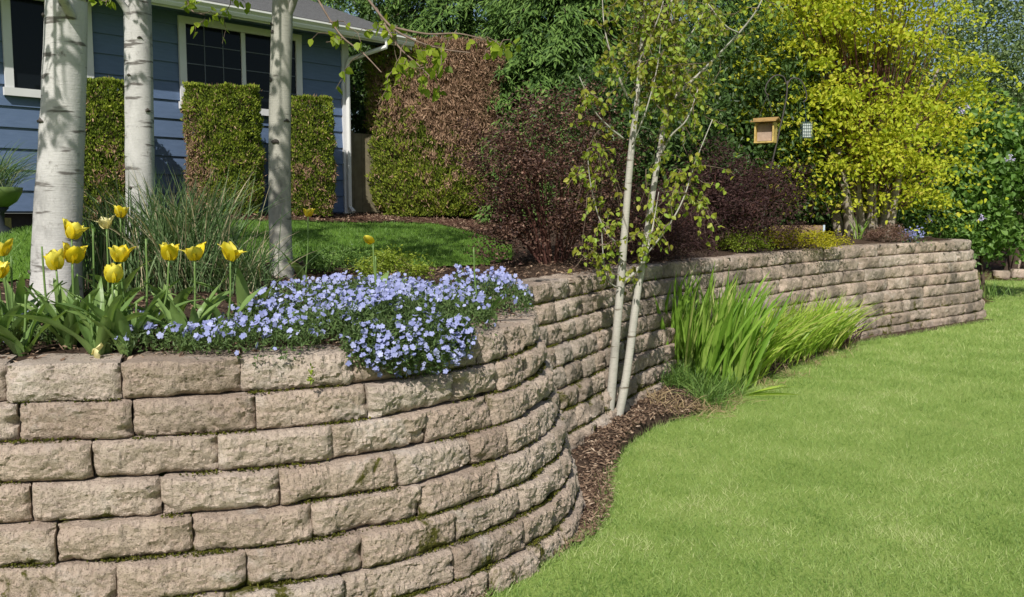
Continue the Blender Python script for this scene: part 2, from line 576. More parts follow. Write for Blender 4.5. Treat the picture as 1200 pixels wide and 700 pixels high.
UPPER = np.vstack([CURVE[::6], [(4.6, 17.0), (5.5, 20), (7, 24), (9, 60), (-60, 60), (-60, 2.6)]])


def sstep(x, a, b):
    t = np.clip((np.asarray(x, float) - a) / (b - a), 0, 1)
    return t * t * (3 - 2 * t)


def top_z(xy, d=None):
    xy = np.asarray(xy, float).reshape(-1, 2)
    if d is None:
        d, _ = cdist(xy)
    slope = .056 + .046 * sstep(xy[:, 0], -5.6, -3.6)
    z = 1.075 + .105 * sstep(xy[:, 0], -.1, .5) * sstep(xy[:, 1], 5.0, 6.2) + .04 * sstep(xy[:, 0], 2, 7)
    return z + slope * np.minimum(d, 5.8) + .012 * np.sin(xy[:, 0] * 3.1 + 1) * np.sin(xy[:, 1] * 2.7)


def mound_z(xy):
    xy = np.asarray(xy, float).reshape(-1, 2)
    e = xy[:, 0] - .38 * (xy[:, 1] - 17)
    return 1.35 * sstep(xy[:, 1], 16.3, 18.2) * (1 - sstep(e, 7.2, 9.3)) + .004


def tz(x, y):
    if y > 15.5 and not in_poly(np.array([(x, y)], float), UPPER)[0]:
        return float(mound_z([(x, y)])[0])
    return float(top_z([(x, y)])[0])


def sheet(name, x0, x1, y0, y1, step, keep, zf, mat, label=None):
    nx, ny = int((x1 - x0) / step) + 1, int((y1 - y0) / step) + 1
    X, Y = np.meshgrid(np.linspace(x0, x1, nx), np.linspace(y0, y1, ny), indexing='ij')
    xy = np.stack([X.ravel(), Y.ravel()], 1)
    z = zf(xy)
    i, j = np.meshgrid(np.arange(nx - 1), np.arange(ny - 1), indexing='ij')
    i, j = i.ravel(), j.ravel()
    Fq = np.stack([i * ny + j, (i + 1) * ny + j, (i + 1) * ny + j + 1, i * ny + j + 1], 1)
    cen = xy[Fq].mean(1)
    Fq = Fq[keep(cen)]
    used, inv = np.unique(Fq, return_inverse=True)
    mb = MB().add(np.column_stack([xy[used], z[used]]), inv.reshape(-1, 4))
    return tag(mb.build(name, mat, smooth=True), kind='structure')


# lower lawn to the horizon
mb = MB()
g = np.array([-900, -300, -100, -40, -20, -10, -5, 0, 5, 10, 20, 40, 100, 300, 900.])
X, Y = np.meshgrid(g, g, indexing='ij')
n = len(g)
i, j = np.meshgrid(np.arange(n - 1), np.arange(n - 1), indexing='ij')
i, j = i.ravel(), j.ravel()
mb.add(np.column_stack([X.ravel(), Y.ravel(), np.zeros(n * n)]), np.stack([i * n + j, (i + 1) * n + j, (i + 1) * n + j + 1, i * n + j + 1], 1))
tag(mb.build('lawn', M['lawn']), kind='structure')

# planting bed along the foot of the wall
EDGE = spline([(-3.0, 3.0), (-1.0, 3.1), (-.35, 3.45), (0.02, 3.95), (.22, 4.22), (.43, 4.53), (.555, 5.0), (.615, 5.5), (.77, 6.08), (1.08, 6.75), (1.62, 7.4),
                (2.16, 8.3), (3.02, 9.55), (4.05, 10.85), (4.62, 11.55), (5.6, 12.30), (6.8, 13.3), (7.6, 13.9)], 10)
LOWBED = np.vstack([EDGE, CURVE[::-6]])


def bed_z(xy):
    d, _ = cdist(xy)
    inn = in_poly(xy, UPPER)
    d = np.where(inn, -d, d)
    return .006 + .13 * (1 - sstep(d, .2, .75)) * sstep(xy[:, 1], 5.2, 6.2) * (1 - sstep(xy[:, 1], 9, 11)) + .012 * np.abs(np.sin(xy[:, 0] * 9) * np.sin(xy[:, 1] * 8))


_e = spline(EDGE, 3)
_, ei = cdist(_e)
ei = np.maximum.accumulate(ei)
_in = CURVE[ei] - NRM[ei] * .06
_in = np.stack([np.convolve(np.pad(_in[:, q], 6, 'edge'), np.ones(13) / 13, 'valid') for q in (0, 1)], 1)
BN = 16
rows = []
for q in range(BN + 1):
    xy = _e * (1 - q / BN) + _in * (q / BN)
    if q == 0:
        xy = xy + np.array([[mnoise.noise(Vector((x * 6, y * 6, 1))), mnoise.noise(Vector((x * 6, y * 6, 9)))] for x, y in xy]) * .03
    rows.append(np.column_stack([xy, bed_z(xy) * (0 if q == 0 else 1) + .005]))
i_, j_ = np.meshgrid(np.arange(BN), np.arange(len(_e) - 1), indexing='ij')
i_, j_ = i_.ravel(), j_.ravel()
ne = len(_e)
tag(MB().add(np.concatenate(rows), np.stack([i_ * ne + j_, i_ * ne + j_ + 1, (i_ + 1) * ne + j_ + 1, (i_ + 1) * ne + j_], 1)).build('planting_bed', M['soil'], smooth=True), kind='structure')


def keep_upper(c):
    d, _ = cdist(c)
    return in_poly(c, UPPER) & (d > .09)


sheet('garden_bed', -10, 9, 2.8, 20, .12, keep_upper, top_z, M['soil'])
sheet('bark_mound', 4.0, 16.0, 16.35, 36, .25, lambda c: (mound_z(c) > .006) & (~in_poly(c, UPPER) | (c[:, 1] > 16.6)), mound_z, M['mulch'])
sheet('upper_ground', -40, 9.4, 19.9, 60, 1.5, lambda c: in_poly(c, UPPER), lambda xy: top_z(xy) - .02, M['soil'])

HO, HX = np.array((-4.19, 10.9, 0)), np.array((.7071, .7071, 0))
HN = np.array((.7071, -.7071, 0))
UL = np.array([(-12, 4.7), (-5, 4.8), (-3.0, 5.0), (-2.45, 5.7), (-2.0, 6.5), (-1.6, 7.0), (-.9, 7.2), (-.25, 7.9), (.05, 9), (-.1, 10.6), (-1.05, 12.45), (-3.42, 10.08), (-6, 7.9), (-12, 7)])
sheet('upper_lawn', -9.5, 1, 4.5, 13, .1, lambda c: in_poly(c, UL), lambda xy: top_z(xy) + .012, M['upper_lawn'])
MU = np.array([(-1.05, 12.45), (-3.42, 10.08), (-4.2, 9.3), (-4.9, 9.95), (-3.0, 12), (-1.8, 13.8), (0.4, 14.2), (.3, 12.2), (-.1, 10.6)])
sheet('mulch_bed', -6, 1, 9, 14.5, .1, lambda c: in_poly(c, MU), lambda xy: top_z(xy) + .022, M['mulch'])
tag(MB().add([(8.5, 23, .01), (30, 20, .01), (60, 60, .01), (8.5, 60, .01)], np.array([0, 1, 2, 3])).build('bark_bed', M['mulch']), kind='structure')

# ------------------------------------------------------------------ retaining wall
wall = thing('retaining_wall', 'curved tan split-face concrete block retaining wall between the upper garden and the lawn', 'retaining wall', (0, 0, 0))
CH, SET, DEP = .1425, .036, .27


def wall_zoff(s):
    return -.045 * sstep(s, S_STEP - .3, S_STEP + .1) + .045 * sstep(s, S_STEP + 4, S_STEP + 11) + .07 * sstep(s, S_MAX - 2.6, S_MAX - 1.4)


def wpt(s, off):
    i = min(max(s / .02, 0), len(ss) - 1.001)
    a = int(i)
    f = i - a
    c = CURVE[a] * (1 - f) + CURVE[min(a + 1, len(ss) - 1)] * f
    nn = norm(NRM[a] * (1 - f) + NRM[min(a + 1, len(ss) - 1)] * f)
    return c + nn * off, nn


def make_block(A, B, nA, nB, z0, h, fine, seed, gap=.004):
    """one split-face block: verts, faces, joint attribute"""
    L = np.linalg.norm(B - A)
    nx = max(4, int(L / fine))
    nz = max(3, int(h / fine))
    nd = 3
    r = random.Random(seed)
    bul, slant, vsl = r.uniform(.010, .026), r.uniform(-.010, .010), r.uniform(-.008, .008)
    rag = [r.uniform(.2, 1.3) for _ in range(4)]
    jut = r.uniform(-.006, .008)
    prof = []                                  # (kind, param)
    for q in range(nd):
        prof.append((-1 + q / nd, 0))          # bottom, back to front
    for q in range(nz + 1):
        prof.append((0, q / nz))
    for q in range(1, nd + 1):
        prof.append((-((q / nd) ** 1.6), 1))   # top, front to back
    m_ = len(prof)
    V = np.empty((nx + 1, m_, 3))
    J = np.empty((nx + 1, m_))
    nmid = norm((nA + nB) / 2)
    tv = (B - A) / L
    so = Vector((seed * 3.17 % 97, seed * 1.31 % 83, seed * 2.3 % 61))
    for a in range(nx + 1):
        s = a / nx
        sx = gap + s * (L - 2 * gap)
        for b, (dp, t) in enumerate(prof):
            p2 = A + tv * sx
            nn = nmid
            if dp < 0:
                taper = -dp * .05
                p2 = A + tv * (sx + (0.5 - s) * 2 * taper)
            z = z0 + t * h
            es = min(s, 1 - s) * L
            et = min(t, 1 - t) * h
            if dp == 0:
                q = Vector((sx * 6, z * 6, 0)) + so
                f1 = mnoise.fractal(q, .8, 2.1, 4)
                f2 = abs(mnoise.noise(Vector((sx * 19, z * 23, 3)) + so)) - .25
                f3 = abs(mnoise.noise(Vector((sx * 46, z * 52, 9)) + so)) - .25
                f4 = mnoise.fractal(Vector((sx * 70, z * 70, 4)) + so, .6, 2, 2)
                cel = mnoise.cell(Vector((sx * 11 + .6 * f1, z * 15 + .6 * f2, 2)) + so)
                side = rag[0] if s < .5 else rag[1]
                vert = rag[2] if t < .5 else rag[3]
                far = 1.0 if fine > .008 else 0.0
                ew = .012 + .010 * far
                chipn = max(0, mnoise.noise(Vector((s * 4, t * 3, seed * .7))) - .05)
                pull = (.014 * side + .010 + .016 * far) * math.exp(-es / ew) + .013 * (1 - .45 * far) * vert * math.exp(-et / .009) + .085 * side * chipn * math.exp(-es / .04) + .05 * vert * max(0, mnoise.noise(Vector((s * 5, 3.3, seed * .9))) - .05) * math.exp(-et / .02)
                o = bul * (.8 + .1 * far) * (1 - (2 * s - 1) ** 6) * (1 - abs(2 * t - 1) ** 5) + .014 * f1 - .011 * f2 - .010 * f3 + .006 * f4 + .006 * (cel - .5) - pull + slant * (2 * s - 1) + vsl * (2 * t - 1) + jut
                zz = z + (.006 * f4 if 0 < t < 1 else 0) - (.010 * max(0, f1 + .15) + .018 * max(0, mnoise.noise(Vector((s * 5, 3.3, seed * .9))) - .05) if t == 1 else 0)
            else:
                if t == 1:
                    o = 0.004 * mnoise.noise(Vector((sx * 12, dp * 9, 1)) + so)
                    zz = z - .003 * abs(mnoise.noise(Vector((sx * 14, dp * 16, 5)) + so))
                    if dp > -.3:
                        zz -= .004 * abs(f1)
                        o -= .004
                else:
                    o, zz = 0, z
            w2 = p2 + nn * (o + dp * DEP)
            V[a, b] = (w2[0], w2[1], zz)
            J[a, b] = max(math.exp(-t * h / .022) if dp == 0 else 0, math.exp(-es / .02) * .5, .4 if (t == 1 and dp < -.1) else 0)
    i, j = np.meshgrid(np.arange(nx), np.arange(m_), indexing='ij')
    i, j = i.ravel(), j.ravel()
    jn = (j + 1) % m_
    Fq = np.stack([i * m_ + j, (i + 1) * m_ + j, (i + 1) * m_ + jn, i * m_ + jn], 1)
    return V.reshape(-1, 3), [Fq, np.arange(m_), (np.arange(m_) + nx * m_)[::-1]], J.ravel()


blocks = []
for k in range(-1, 10):
    s = rng.uniform(0, .4) if k >= 0 else S_STEP
    off = SET * (k + (0 if True else 0))
    while s < S_MAX - .5:
        yc_ = wpt(s + .15, 0)[0]
        if yc_[0] > -.25 and yc_[1] < 7.6:      # tighter curve: shorter trimmed units
            ln = rng.uniform(.22, .33)
        else:
            ln = rng.uniform(.40, .46) if rng.random() > .10 else rng.uniform(.26, .34)
        if yc_[1] > 7.6:
            ln *= 1 + .32 * float(sstep(yc_[1], 7.6, 10))
        ch = CH * (1 + .14 * float(sstep(s + ln / 2, S_STEP + 1.5, S_STEP + 6)))
        ztop = 1.11 + CH - ch * (k + 1) + float(wall_zoff(s + ln / 2))
        if ztop > .02 and s + ln < S_MAX - .1 and wpt(s, 0)[0][0] > -4.2:
            cc, _ = wpt(s + ln / 2, off)
            blocks.append((cc[1], k, s, ln, off, ztop, ch))
        s += ln * (1 + .0)
vis = []
for q, b in enumerate(blocks):
    cc, nn = wpt(b[2] + b[3] / 2, b[4])
    u, vv = pix(np.array((cc[0], cc[1], b[5] - .07)))
    seen = -20 < u < 1220 and -10 < vv < 712 and cc[1] < 15 and b[2] < S_MAX - 2.5
    front = abs(np.dot(nn, norm(-cc)))
    vis.append((b[3] / cc[1] * (.35 + front) if seen else 0, q))
own = set(q for _, q in sorted(vis, reverse=True)[:100])


def set_attr(o, name, vals):
    a = o.data.attributes.new(name, 'FLOAT', 'POINT')
    a.data.foreach_set('value', np.asarray(vals, np.float32))


rest, rest_j, rest_w = MB(), [], []
moss_at = []
for q, (yy, k, s, ln, off, ztop, ch) in enumerate(blocks):
    A, nA = wpt(s, off)
    B, nB = wpt(s + ln, off)
    fine = .0075 if yy < 4.6 else (.0115 if yy < 8 else .016)
    V, Fs, J = make_block(A, B, nA, nB, ztop - ch + .002, ch - .004, fine, q + 11, .003 if yy < 4.6 else .006)
    # grey weathering on the far stretch; the recess also carries painted birch shadow
    wv = float(np.clip(sstep(yy, 5.0, 6.2) * ((.35 if yy > 8 else .7) + (.65 if yy > 8 else .3) * rng.random()) + .12 * rng.random(), 0, 1))
    tnt = rng.random()
    if q in own:
        mb = MB().add(V, Fs, tnt)
        o = mb.build('block', M['stone'], wall, smooth='crisp')
        set_attr(o, 'joint', J)
        set_attr(o, 'weather_shade', np.full(len(J), wv))
    else:
        rest.add(V, Fs, tnt)
        rest_j.append(J)
        rest_w.append(np.full(len(J), wv))
    moss_at.append((A, B, nA, nB, ztop + CH - ch, yy, k))
o = rest.build('block', M['stone'], wall, smooth='crisp')
o['kind'] = 'stuff'
set_attr(o, 'joint', np.concatenate(rest_j))
set_attr(o, 'weather_shade', np.concatenate(rest_w))

# moss in the joints: many tiny tufts
P, T = [], []
for (A, B, nA, nB, ztop, yy, k) in moss_at:
    if yy > 13: continue
    L = np.linalg.norm(B - A)
    for side in range(int(2 + (k > 3) * 2)):
        mc = rng.random()
        wd = rng.uniform(.05, .22)
        dens = int(wd * (900 if yy < 6 else 500))
        x = mc + rng.normal(size=dens) * wd / L * .5
        x = x[(x > 0) & (x < 1)]
        thr = rng.random()
        if thr < (.42 if k < 4 else .2): continue
        pp = A + (B - A) * x[:, None]
        nn = norm((nA + nB) / 2)
        pp = pp + nn * (SET * rng.uniform(-.5, .55, len(x)) - .004)[:, None]
        zb = ztop - CH if rng.random() < 2 else ztop
        P.append(np.column_stack([pp, np.full(len(x), zb) + rng.uniform(-.003, .006, len(x))]))
        T.append(np.clip(rng.normal(.45, .25, len(x)), 0, 1))
P, T = np.concatenate(P), np.concatenate(T)
mb = MB()
add_leaves(mb, P, rdir(len(P), (0, -.8, .8)), rdir(len(P), (0, -1, .5)), rng.uniform(.006, .014, len(P)), rng.uniform(.006, .012, len(P)), T, 'diamond')
o = mb.build('moss', M['moss'], wall)
o['kind'] = 'stuff'

# ------------------------------------------------------------------ house
house = thing('house', 'blue lap-sided house with white trimmed windows and grey shingle roof', 'house', (-4.19, 10.9, 1.6))
fr = (HO, HX, HN)                              # local x along the front, y out towards the garden


def hz(u, v, t):                               # height on the front wall plane at local x = t
    return None


SB, ST, EXP = 1.70, 4.16, .225
mb = MB()
z = SB
T0, T1 = -9.0, 2.53
while z < ST:
    z1 = min(z + EXP, ST)
    # each lap board: bottom edge proud, top edge tucked in
    V = []
    for (x, y, zz) in ((T0, .030, z), (T1, .030, z), (T1, .010, z1), (T0, .010, z1), (T0, .0, z), (T1, .0, z), (T1, .0, z1), (T0, .0, z1)):
        V.append(HO + HX * x + HN * y + np.array((0, 0, zz)))
    mb.add(V, np.array([(0, 1, 2, 3), (5, 4, 7, 6), (4, 5, 1, 0), (3, 2, 6, 7), (4, 0, 3, 7), (1, 5, 6, 2)]))
    z = z1
add_box(mb, (T0, -.12, SB - .02), (T1, -.004, ST + .12), frame=fr)
# gable side wall running back from the corner
add_box(mb, (T1 - .1, -7, SB), (T1, -.125, ST + .2), frame=fr)
mb.build('wall', M['siding'], house)
mb = MB()
add_box(mb, (T0, -.30, 1.2), (T1 - .1, -.16, SB - .025), frame=fr)
mb.build('foundation', M['foundation'], house)
mb = MB()
add_box(mb, (T1 - .005, -.1, SB - .02), (T1 + .10, .05, ST - .06), frame=fr)
mb.build('corner_trim', M['white_paint'], house)
OV = .50
mb = MB()
RT0, RT1 = T0, 3.36
pitch = .36
Vr = []
for (x, y) in ((RT0, OV + .06), (RT1, OV + .06), (RT1, -4.5), (RT0, -4.5)):
    zz = 4.17 + (OV + .06 - y) * pitch
    Vr.append(HO + HX * x + HN * y + np.array((0, 0, zz)))
Vr += [p - np.array((0, 0, .05)) for p in Vr]
# shingle courses as low steps
mb2 = MB()
y = OV + .06
nrow = 0
while y > -4.4:
    y2 = y - .14
    za, zb = 4.17 + (OV + .06 - y) * pitch, 4.17 + (OV + .06 - y2) * pitch
    x = RT0 - rng.uniform(0, .3)
    V = []
    for (xx, yy2, z2) in ((RT0, y, za + .012), (RT1, y, za + .012), (RT1, y2, zb + .002), (RT0, y2, zb + .002), (RT0, y, za - .03), (RT1, y, za - .03), (RT1, y2, zb - .03), (RT0, y2, zb - .03)):
        V.append(HO + HX * xx + HN * yy2 + np.array((0, 0, z2)))
    mb2.add(V, np.array([(0, 1, 2, 3), (4, 7, 6, 5), (0, 4, 5, 1), (1, 5, 6, 2), (3, 7, 4, 0)]))
    y = y2
mb2.build('roof', M['shingle'], house)
mb = MB()
add_box(mb, (RT0, -.0, 4.10), (RT1 - .02, OV - .025, 4.125), frame=fr)      # soffit
mb.build('soffit', M['siding'], house)
mb = MB()
add_box(mb, (RT0, OV - .02, 4.03), (RT1, OV + .0, 4.135), frame=fr)
V = []
for q in range(2):
    yb, zb = (OV + .03, 4.135)
for yq, zq in ((OV - .02, 4.137), (OV - .02, 4.15), (OV + .05, 4.15)):
    pass
rk = []                                        # rake board on the gable end
for (y, dz) in ((OV + .02, 0), (-4.45, 0)):
    zc = 4.17 + (OV + .06 - y) * pitch - .035
    for x in (RT1 + .003, RT1 + .028):
        rk += [HO + HX * x + HN * y + np.array((0, 0, zc - .15)), HO + HX * x + HN * y + np.array((0, 0, zc + .03))]
mb.add(rk, np.array([(0, 1, 5, 4), (2, 6, 7, 3), (1, 3, 7, 5), (0, 4, 6, 2), (0, 2, 3, 1), (4, 5, 7, 6)]))
mb.build('fascia', M['white_paint'], house)
mb = MB()                                      # K-style gutter: profile swept along the eave
prof = [(.004, .0), (.055, .0), (.075, .035), (.075, .05), (.11, .085), (.11, .105), (.10, .105), (.10, .09), (.064, .055), (.064, .038), (.048, .012), (.004, .012)]
V = []
for x in (RT0, RT1 + .03):
    V += [HO + HX * x + HN * (OV + a_) + np.array((0, 0, 4.045 + b_)) for a_, b_ in prof]
npf = len(prof)
fs = [np.array([[q, (q + 1) % npf, npf + (q + 1) % npf, npf + q] for q in range(npf)]), np.arange(npf)[::-1], np.arange(npf) + npf]
mb.add(V, fs)
mb.build('gutter', M['gutter_paint'], house)
mb = MB()
dsp = [HO + HX * x + HN * y + np.array((0, 0, zz)) for x, y, zz in ((2.92, OV + .05, 4.05), (2.92, OV + .04, 3.98), (2.60, .1, 3.82), (2.585, .085, 3.74), (2.585, .085, 1.78), (2.60, .16, 1.70))]
add_tube(mb, dsp, .032, 8)
mb.build('downspout', M['gutter_paint'], house)


def window(t0, t1, z0, z1, mull, lcols, rcols, rows):
    fw = .085
    mb = MB()
    add_box(mb, (t0, .032, z0 + fw), (t0 + fw, .065, z1 - fw), frame=fr)
    add_box(mb, (t1 - fw, .032, z0 + fw), (t1, .065, z1 - fw), frame=fr)
    add_box(mb, (t0, .032, z1 - fw), (t1, .068, z1), frame=fr)
    add_box(mb, (t0 - .02, .032, z0), (t1 + .02, .085, z0 + fw), frame=fr)
    f = mb.build('window', M['white_paint'], house)
    mb = MB()
    add_box(mb, (mull - .028, .034, z0 + fw + .002), (mull + .028, .056, z1 - fw - .002), frame=fr)
    mb.build('mullion', M['white_paint'], f)
    mb = MB()
    add_box(mb, (t0 + fw + .002, .031, z0 + fw + .002), (t1 - fw - .002, .038, z1 - fw - .002), frame=fr)
    mb.build('pane', M['glass'], f)
    if rows:
        mb = MB()
        for (a, b, ncol) in ((t0 + fw, mull - .03, lcols), (mull + .03, t1 - fw, rcols)):
            for c in range(1, ncol):
                x = a + (b - a) * c / ncol
                add_box(mb, (x - .006, .040, z0 + fw + .003), (x + .006, .044, z1 - fw - .003), frame=fr)
            for r_ in range(1, rows):
                zz = z0 + fw + (z1 - z0 - 2 * fw) * r_ / rows
                add_box(mb, (a, .0445, zz - .006), (b, .048, zz + .006), frame=fr)
        mb.build('muntin', M['muntin'], f)


M['muntin'] = plain_mat('muntin', (.10, .11, .13), .5)
window(.171, 1.87, 2.95, 4.06, 1.02, 3, 2, 4)
window(-1.757, -.841, 2.93, 4.06, -1.30, 1, 1, 0)

# olive wooden side gate beyond the corner of the house
gp = at(415, 245, 13.15)
gate = thing('side_gate', 'olive brown wooden side gate in shade between house corner and browned hedge', 'gate', (gp[0], gp[1], gp[2] - .05))
mb = MB()
gx = norm(np.array((.8, .45, 0)))
gy = np.array((gx[1], -gx[0], 0))
gfr = ((gp[0], gp[1], 0), gx, gy)
for q in range(5):
    add_box(mb, (q * .124, 0, gp[2] - .05), (q * .124 + .121, .022, gp[2] + 1.10), frame=gfr)
mb.build('board', M['gate_wood'], gate)
for zz in (.15, .9):
    add_box(MB(), (0, -.045, gp[2] + zz), (.62, -.003, gp[2] + zz + .09), frame=gfr).build('rail', M['gate_wood'], gate)
mb = MB()
add_box(mb, (-.10, -.05, gp[2] - .1), (-.012, .05, gp[2] + 1.14), frame=gfr)
mb.build('post', M['gate_wood'], gate)


# ------------------------------------------------------------------ foliage builders
def lumpy(dirs, amp, sc, seed):
    return np.array([1 + amp * mnoise.fractal(Vector(d) * sc + Vector((seed, seed * .3, 0)), .8, 2, 3) for d in dirs])


def blob(center, radii, ncl, per, clr, seed=0, amp=.3, lo=.35, flat=1.0, upper=-1):
    """cluster-wise points in an uneven ellipsoid; returns points, outward directions, cluster ids"""
    d = rdir(ncl * 2)
    d = d[d[:, 2] > upper][:ncl]
    rr = lumpy(d, amp, 1.6, seed) * (lo + (1 - lo) * rng.random(len(d)) ** .5)
    c = np.asarray(center) + d * rr[:, None] * np.asarray(radii)
    idx = np.repeat(np.arange(len(c)), per)
    q = rng.normal(size=(len(idx), 3)) * clr * np.array((1, 1, flat)) * rng.uniform(.6, 1.3, len(c))[idx][:, None]
    return c[idx] + q, d[idx], idx


def hedge_box(name, label, base, wid, dep, hgt, yaw, group, n, mats=('arbor', 'inner'), leaf=(.035, .018), round_=.18, brown=None):
    """clipped arborvitae: leaf sprays on a rounded box, with twiggy inside"""
    root = thing(name, label, 'hedge shrub', base, group)
    ex = np.array((math.cos(yaw), math.sin(yaw), 0))
    ey = np.array((-math.sin(yaw), math.cos(yaw), 0))
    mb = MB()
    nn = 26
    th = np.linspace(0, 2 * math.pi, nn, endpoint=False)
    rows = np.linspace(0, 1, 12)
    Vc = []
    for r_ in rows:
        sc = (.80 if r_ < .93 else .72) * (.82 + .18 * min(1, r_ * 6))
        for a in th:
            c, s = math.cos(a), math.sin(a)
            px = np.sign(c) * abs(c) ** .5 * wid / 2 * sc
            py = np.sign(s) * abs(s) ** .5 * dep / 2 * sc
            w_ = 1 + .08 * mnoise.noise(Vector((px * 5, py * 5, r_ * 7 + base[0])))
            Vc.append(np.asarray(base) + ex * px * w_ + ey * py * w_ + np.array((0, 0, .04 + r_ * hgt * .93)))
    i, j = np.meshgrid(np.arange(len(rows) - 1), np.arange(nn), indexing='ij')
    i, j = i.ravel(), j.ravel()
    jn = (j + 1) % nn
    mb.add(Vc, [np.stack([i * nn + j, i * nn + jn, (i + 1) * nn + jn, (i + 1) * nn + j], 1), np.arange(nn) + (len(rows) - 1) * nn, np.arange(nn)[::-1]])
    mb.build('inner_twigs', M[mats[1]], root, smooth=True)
    # surface sprays
    ga = np.linspace(0, 2 * math.pi, 721)
    gx_, gy_ = np.sign(np.cos(ga)) * np.abs(np.cos(ga)) ** .5 * wid / 2, np.sign(np.sin(ga)) * np.abs(np.sin(ga)) ** .5 * dep / 2
    gl = np.concatenate(([0], np.cumsum(np.hypot(np.diff(gx_), np.diff(gy_)))))
    gq = rng.uniform(0, gl[-1], n)
    tz_ = rng.random(n)
    topm = rng.random(n) < wid * dep / (wid * dep + 2 * (wid + dep) * hgt) * 1.5
    rad = np.where(topm, rng.random(n) ** .5, 1)
    px = np.interp(gq, gl, gx_) * rad
    py = np.interp(gq, gl, gy_) * rad
    zz = np.where(topm, 1, tz_)
    edge = 1 - .10 * sstep(zz, .9, 1.0) * ~topm - .14 * (1 - sstep(zz, 0, .14))
    lum = np.array([mnoise.fractal(Vector((x * 7 + base[0] * 3, y * 7, z_ * 7 * hgt)), .8, 2, 3) for x, y, z_ in zip(px, py, zz)])
    depth = rng.random(n) ** 2 * .09
    f = edge * (1 + .11 * lum) - depth + (rng.random(n) < .05) * rng.uniform(0, .07, n)
    p = np.asarray(base) + ex * (px * f)[:, None] + ey * (py * f)[:, None]
    p[:, 2] += zz * hgt * (1 + .02 * lum) - np.where(topm, depth * .3, 0) + .02
    outw = norm(ex * px[:, None] + ey * py[:, None] + 1e-6)
    outw[topm] = (0, 0, 1)
    ax = norm(outw * .7 + np.array((0, 0, 1.1)) + rng.normal(size=(n, 3)) * .55)
    nr = norm(outw + rng.normal(size=(n, 3)) * .6)
    t = np.clip(.5 + .35 * lum + rng.normal(size=n) * .2, 0, 1)
    L = rng.uniform(.6, 1.4, n) * leaf[0]
    W = rng.uniform(.7, 1.3, n) * leaf[1]
    local = np.stack([px / (wid / 2), py / (dep / 2), zz], 1)
    if brown is not None:
        bm = brown(local, lum) > rng.random(n)
        mb = MB()
        axb = norm(ax * .5 + np.array((0, 0, .8)) * np.where(rng.random(n) < .5, 1, -1)[:, None] + rng.normal(size=(n, 3)) * .45)
        add_leaves(mb, p[bm], axb[bm], nr[bm], L[bm] * 1.5, W[bm] * .7, rng.random(bm.sum()), 'diamond', .15)
        mb.build('dead_foliage', M['arbor_brown'], root)['label'] = 'dead brown bare patches of foliage'
        g = ~bm
    else:
        g = np.ones(n, bool)
    mb = MB()
    add_leaves(mb, p[g], ax[g], nr[g], L[g], W[g], t[g], 'diamond', .2)
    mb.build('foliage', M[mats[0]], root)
    return root


def hb(u, Yg):
    p = at(u, 250, Yg)
    return (p[0], p[1], tz(p[0], p[1]) + .01)


HG = 'clipped evergreens along the house front'
bdeadlow = lambda l, q: np.clip(sstep(q, -.05, .45) * (1 - sstep(l[:, 2], .35, .7)) * .8 + .06, 0, 1)
bdead2 = lambda l, q: np.clip((1 - sstep(l[:, 0], -.9, -.3)) * (1 - sstep(l[:, 2], .5, .95)) * .75 + sstep(q, .2, .6) * (1 - sstep(l[:, 2], .3, .6)) * .5 + .05, 0, 1)
hedge_box('clipped_hedge', 'clipped evergreen column between the two thick left birch trunks', hb(121, 9.9), .66, .50, 1.52, R(20), HG, 26000, brown=bdeadlow)
hedge_box('clipped_hedge', 'widest clipped evergreen block below the double window of the blue house', hb(265, 10.9), .84, .55, 1.50, R(18), HG, 34000, brown=bdead2)
hedge_box('clipped_hedge', 'clipped evergreen block right of the third birch trunk, nearest the corner downspout', hb(362, 11.75), .64, .46, 1.50, R(18), HG, 24000, brown=bdeadlow)

# tall browned hedge
pb = at(512, 250, 13.6)
brown_fn = lambda l, q: np.clip(sstep(l[:, 2] + .34 * q + .20 * l[:, 0], .26, .50) * (1 - .85 * sstep(q + .25 * np.sin(l[:, 2] * 9), .02, .22) * sstep(-l[:, 0], .15, .5) * sstep(-l[:, 0], -.9, .2)) * .96 + .05, 0, 1)
hedge_box('browned_hedge', 'tall broad conifer hedge with dead brown upper half and green foot', (pb[0], pb[1], tz(pb[0], pb[1])), 1.95, 1.0, 2.52, R(14), None, 90000, ('arbor', 'inner_brown'), (.05, .020), brown=brown_fn)


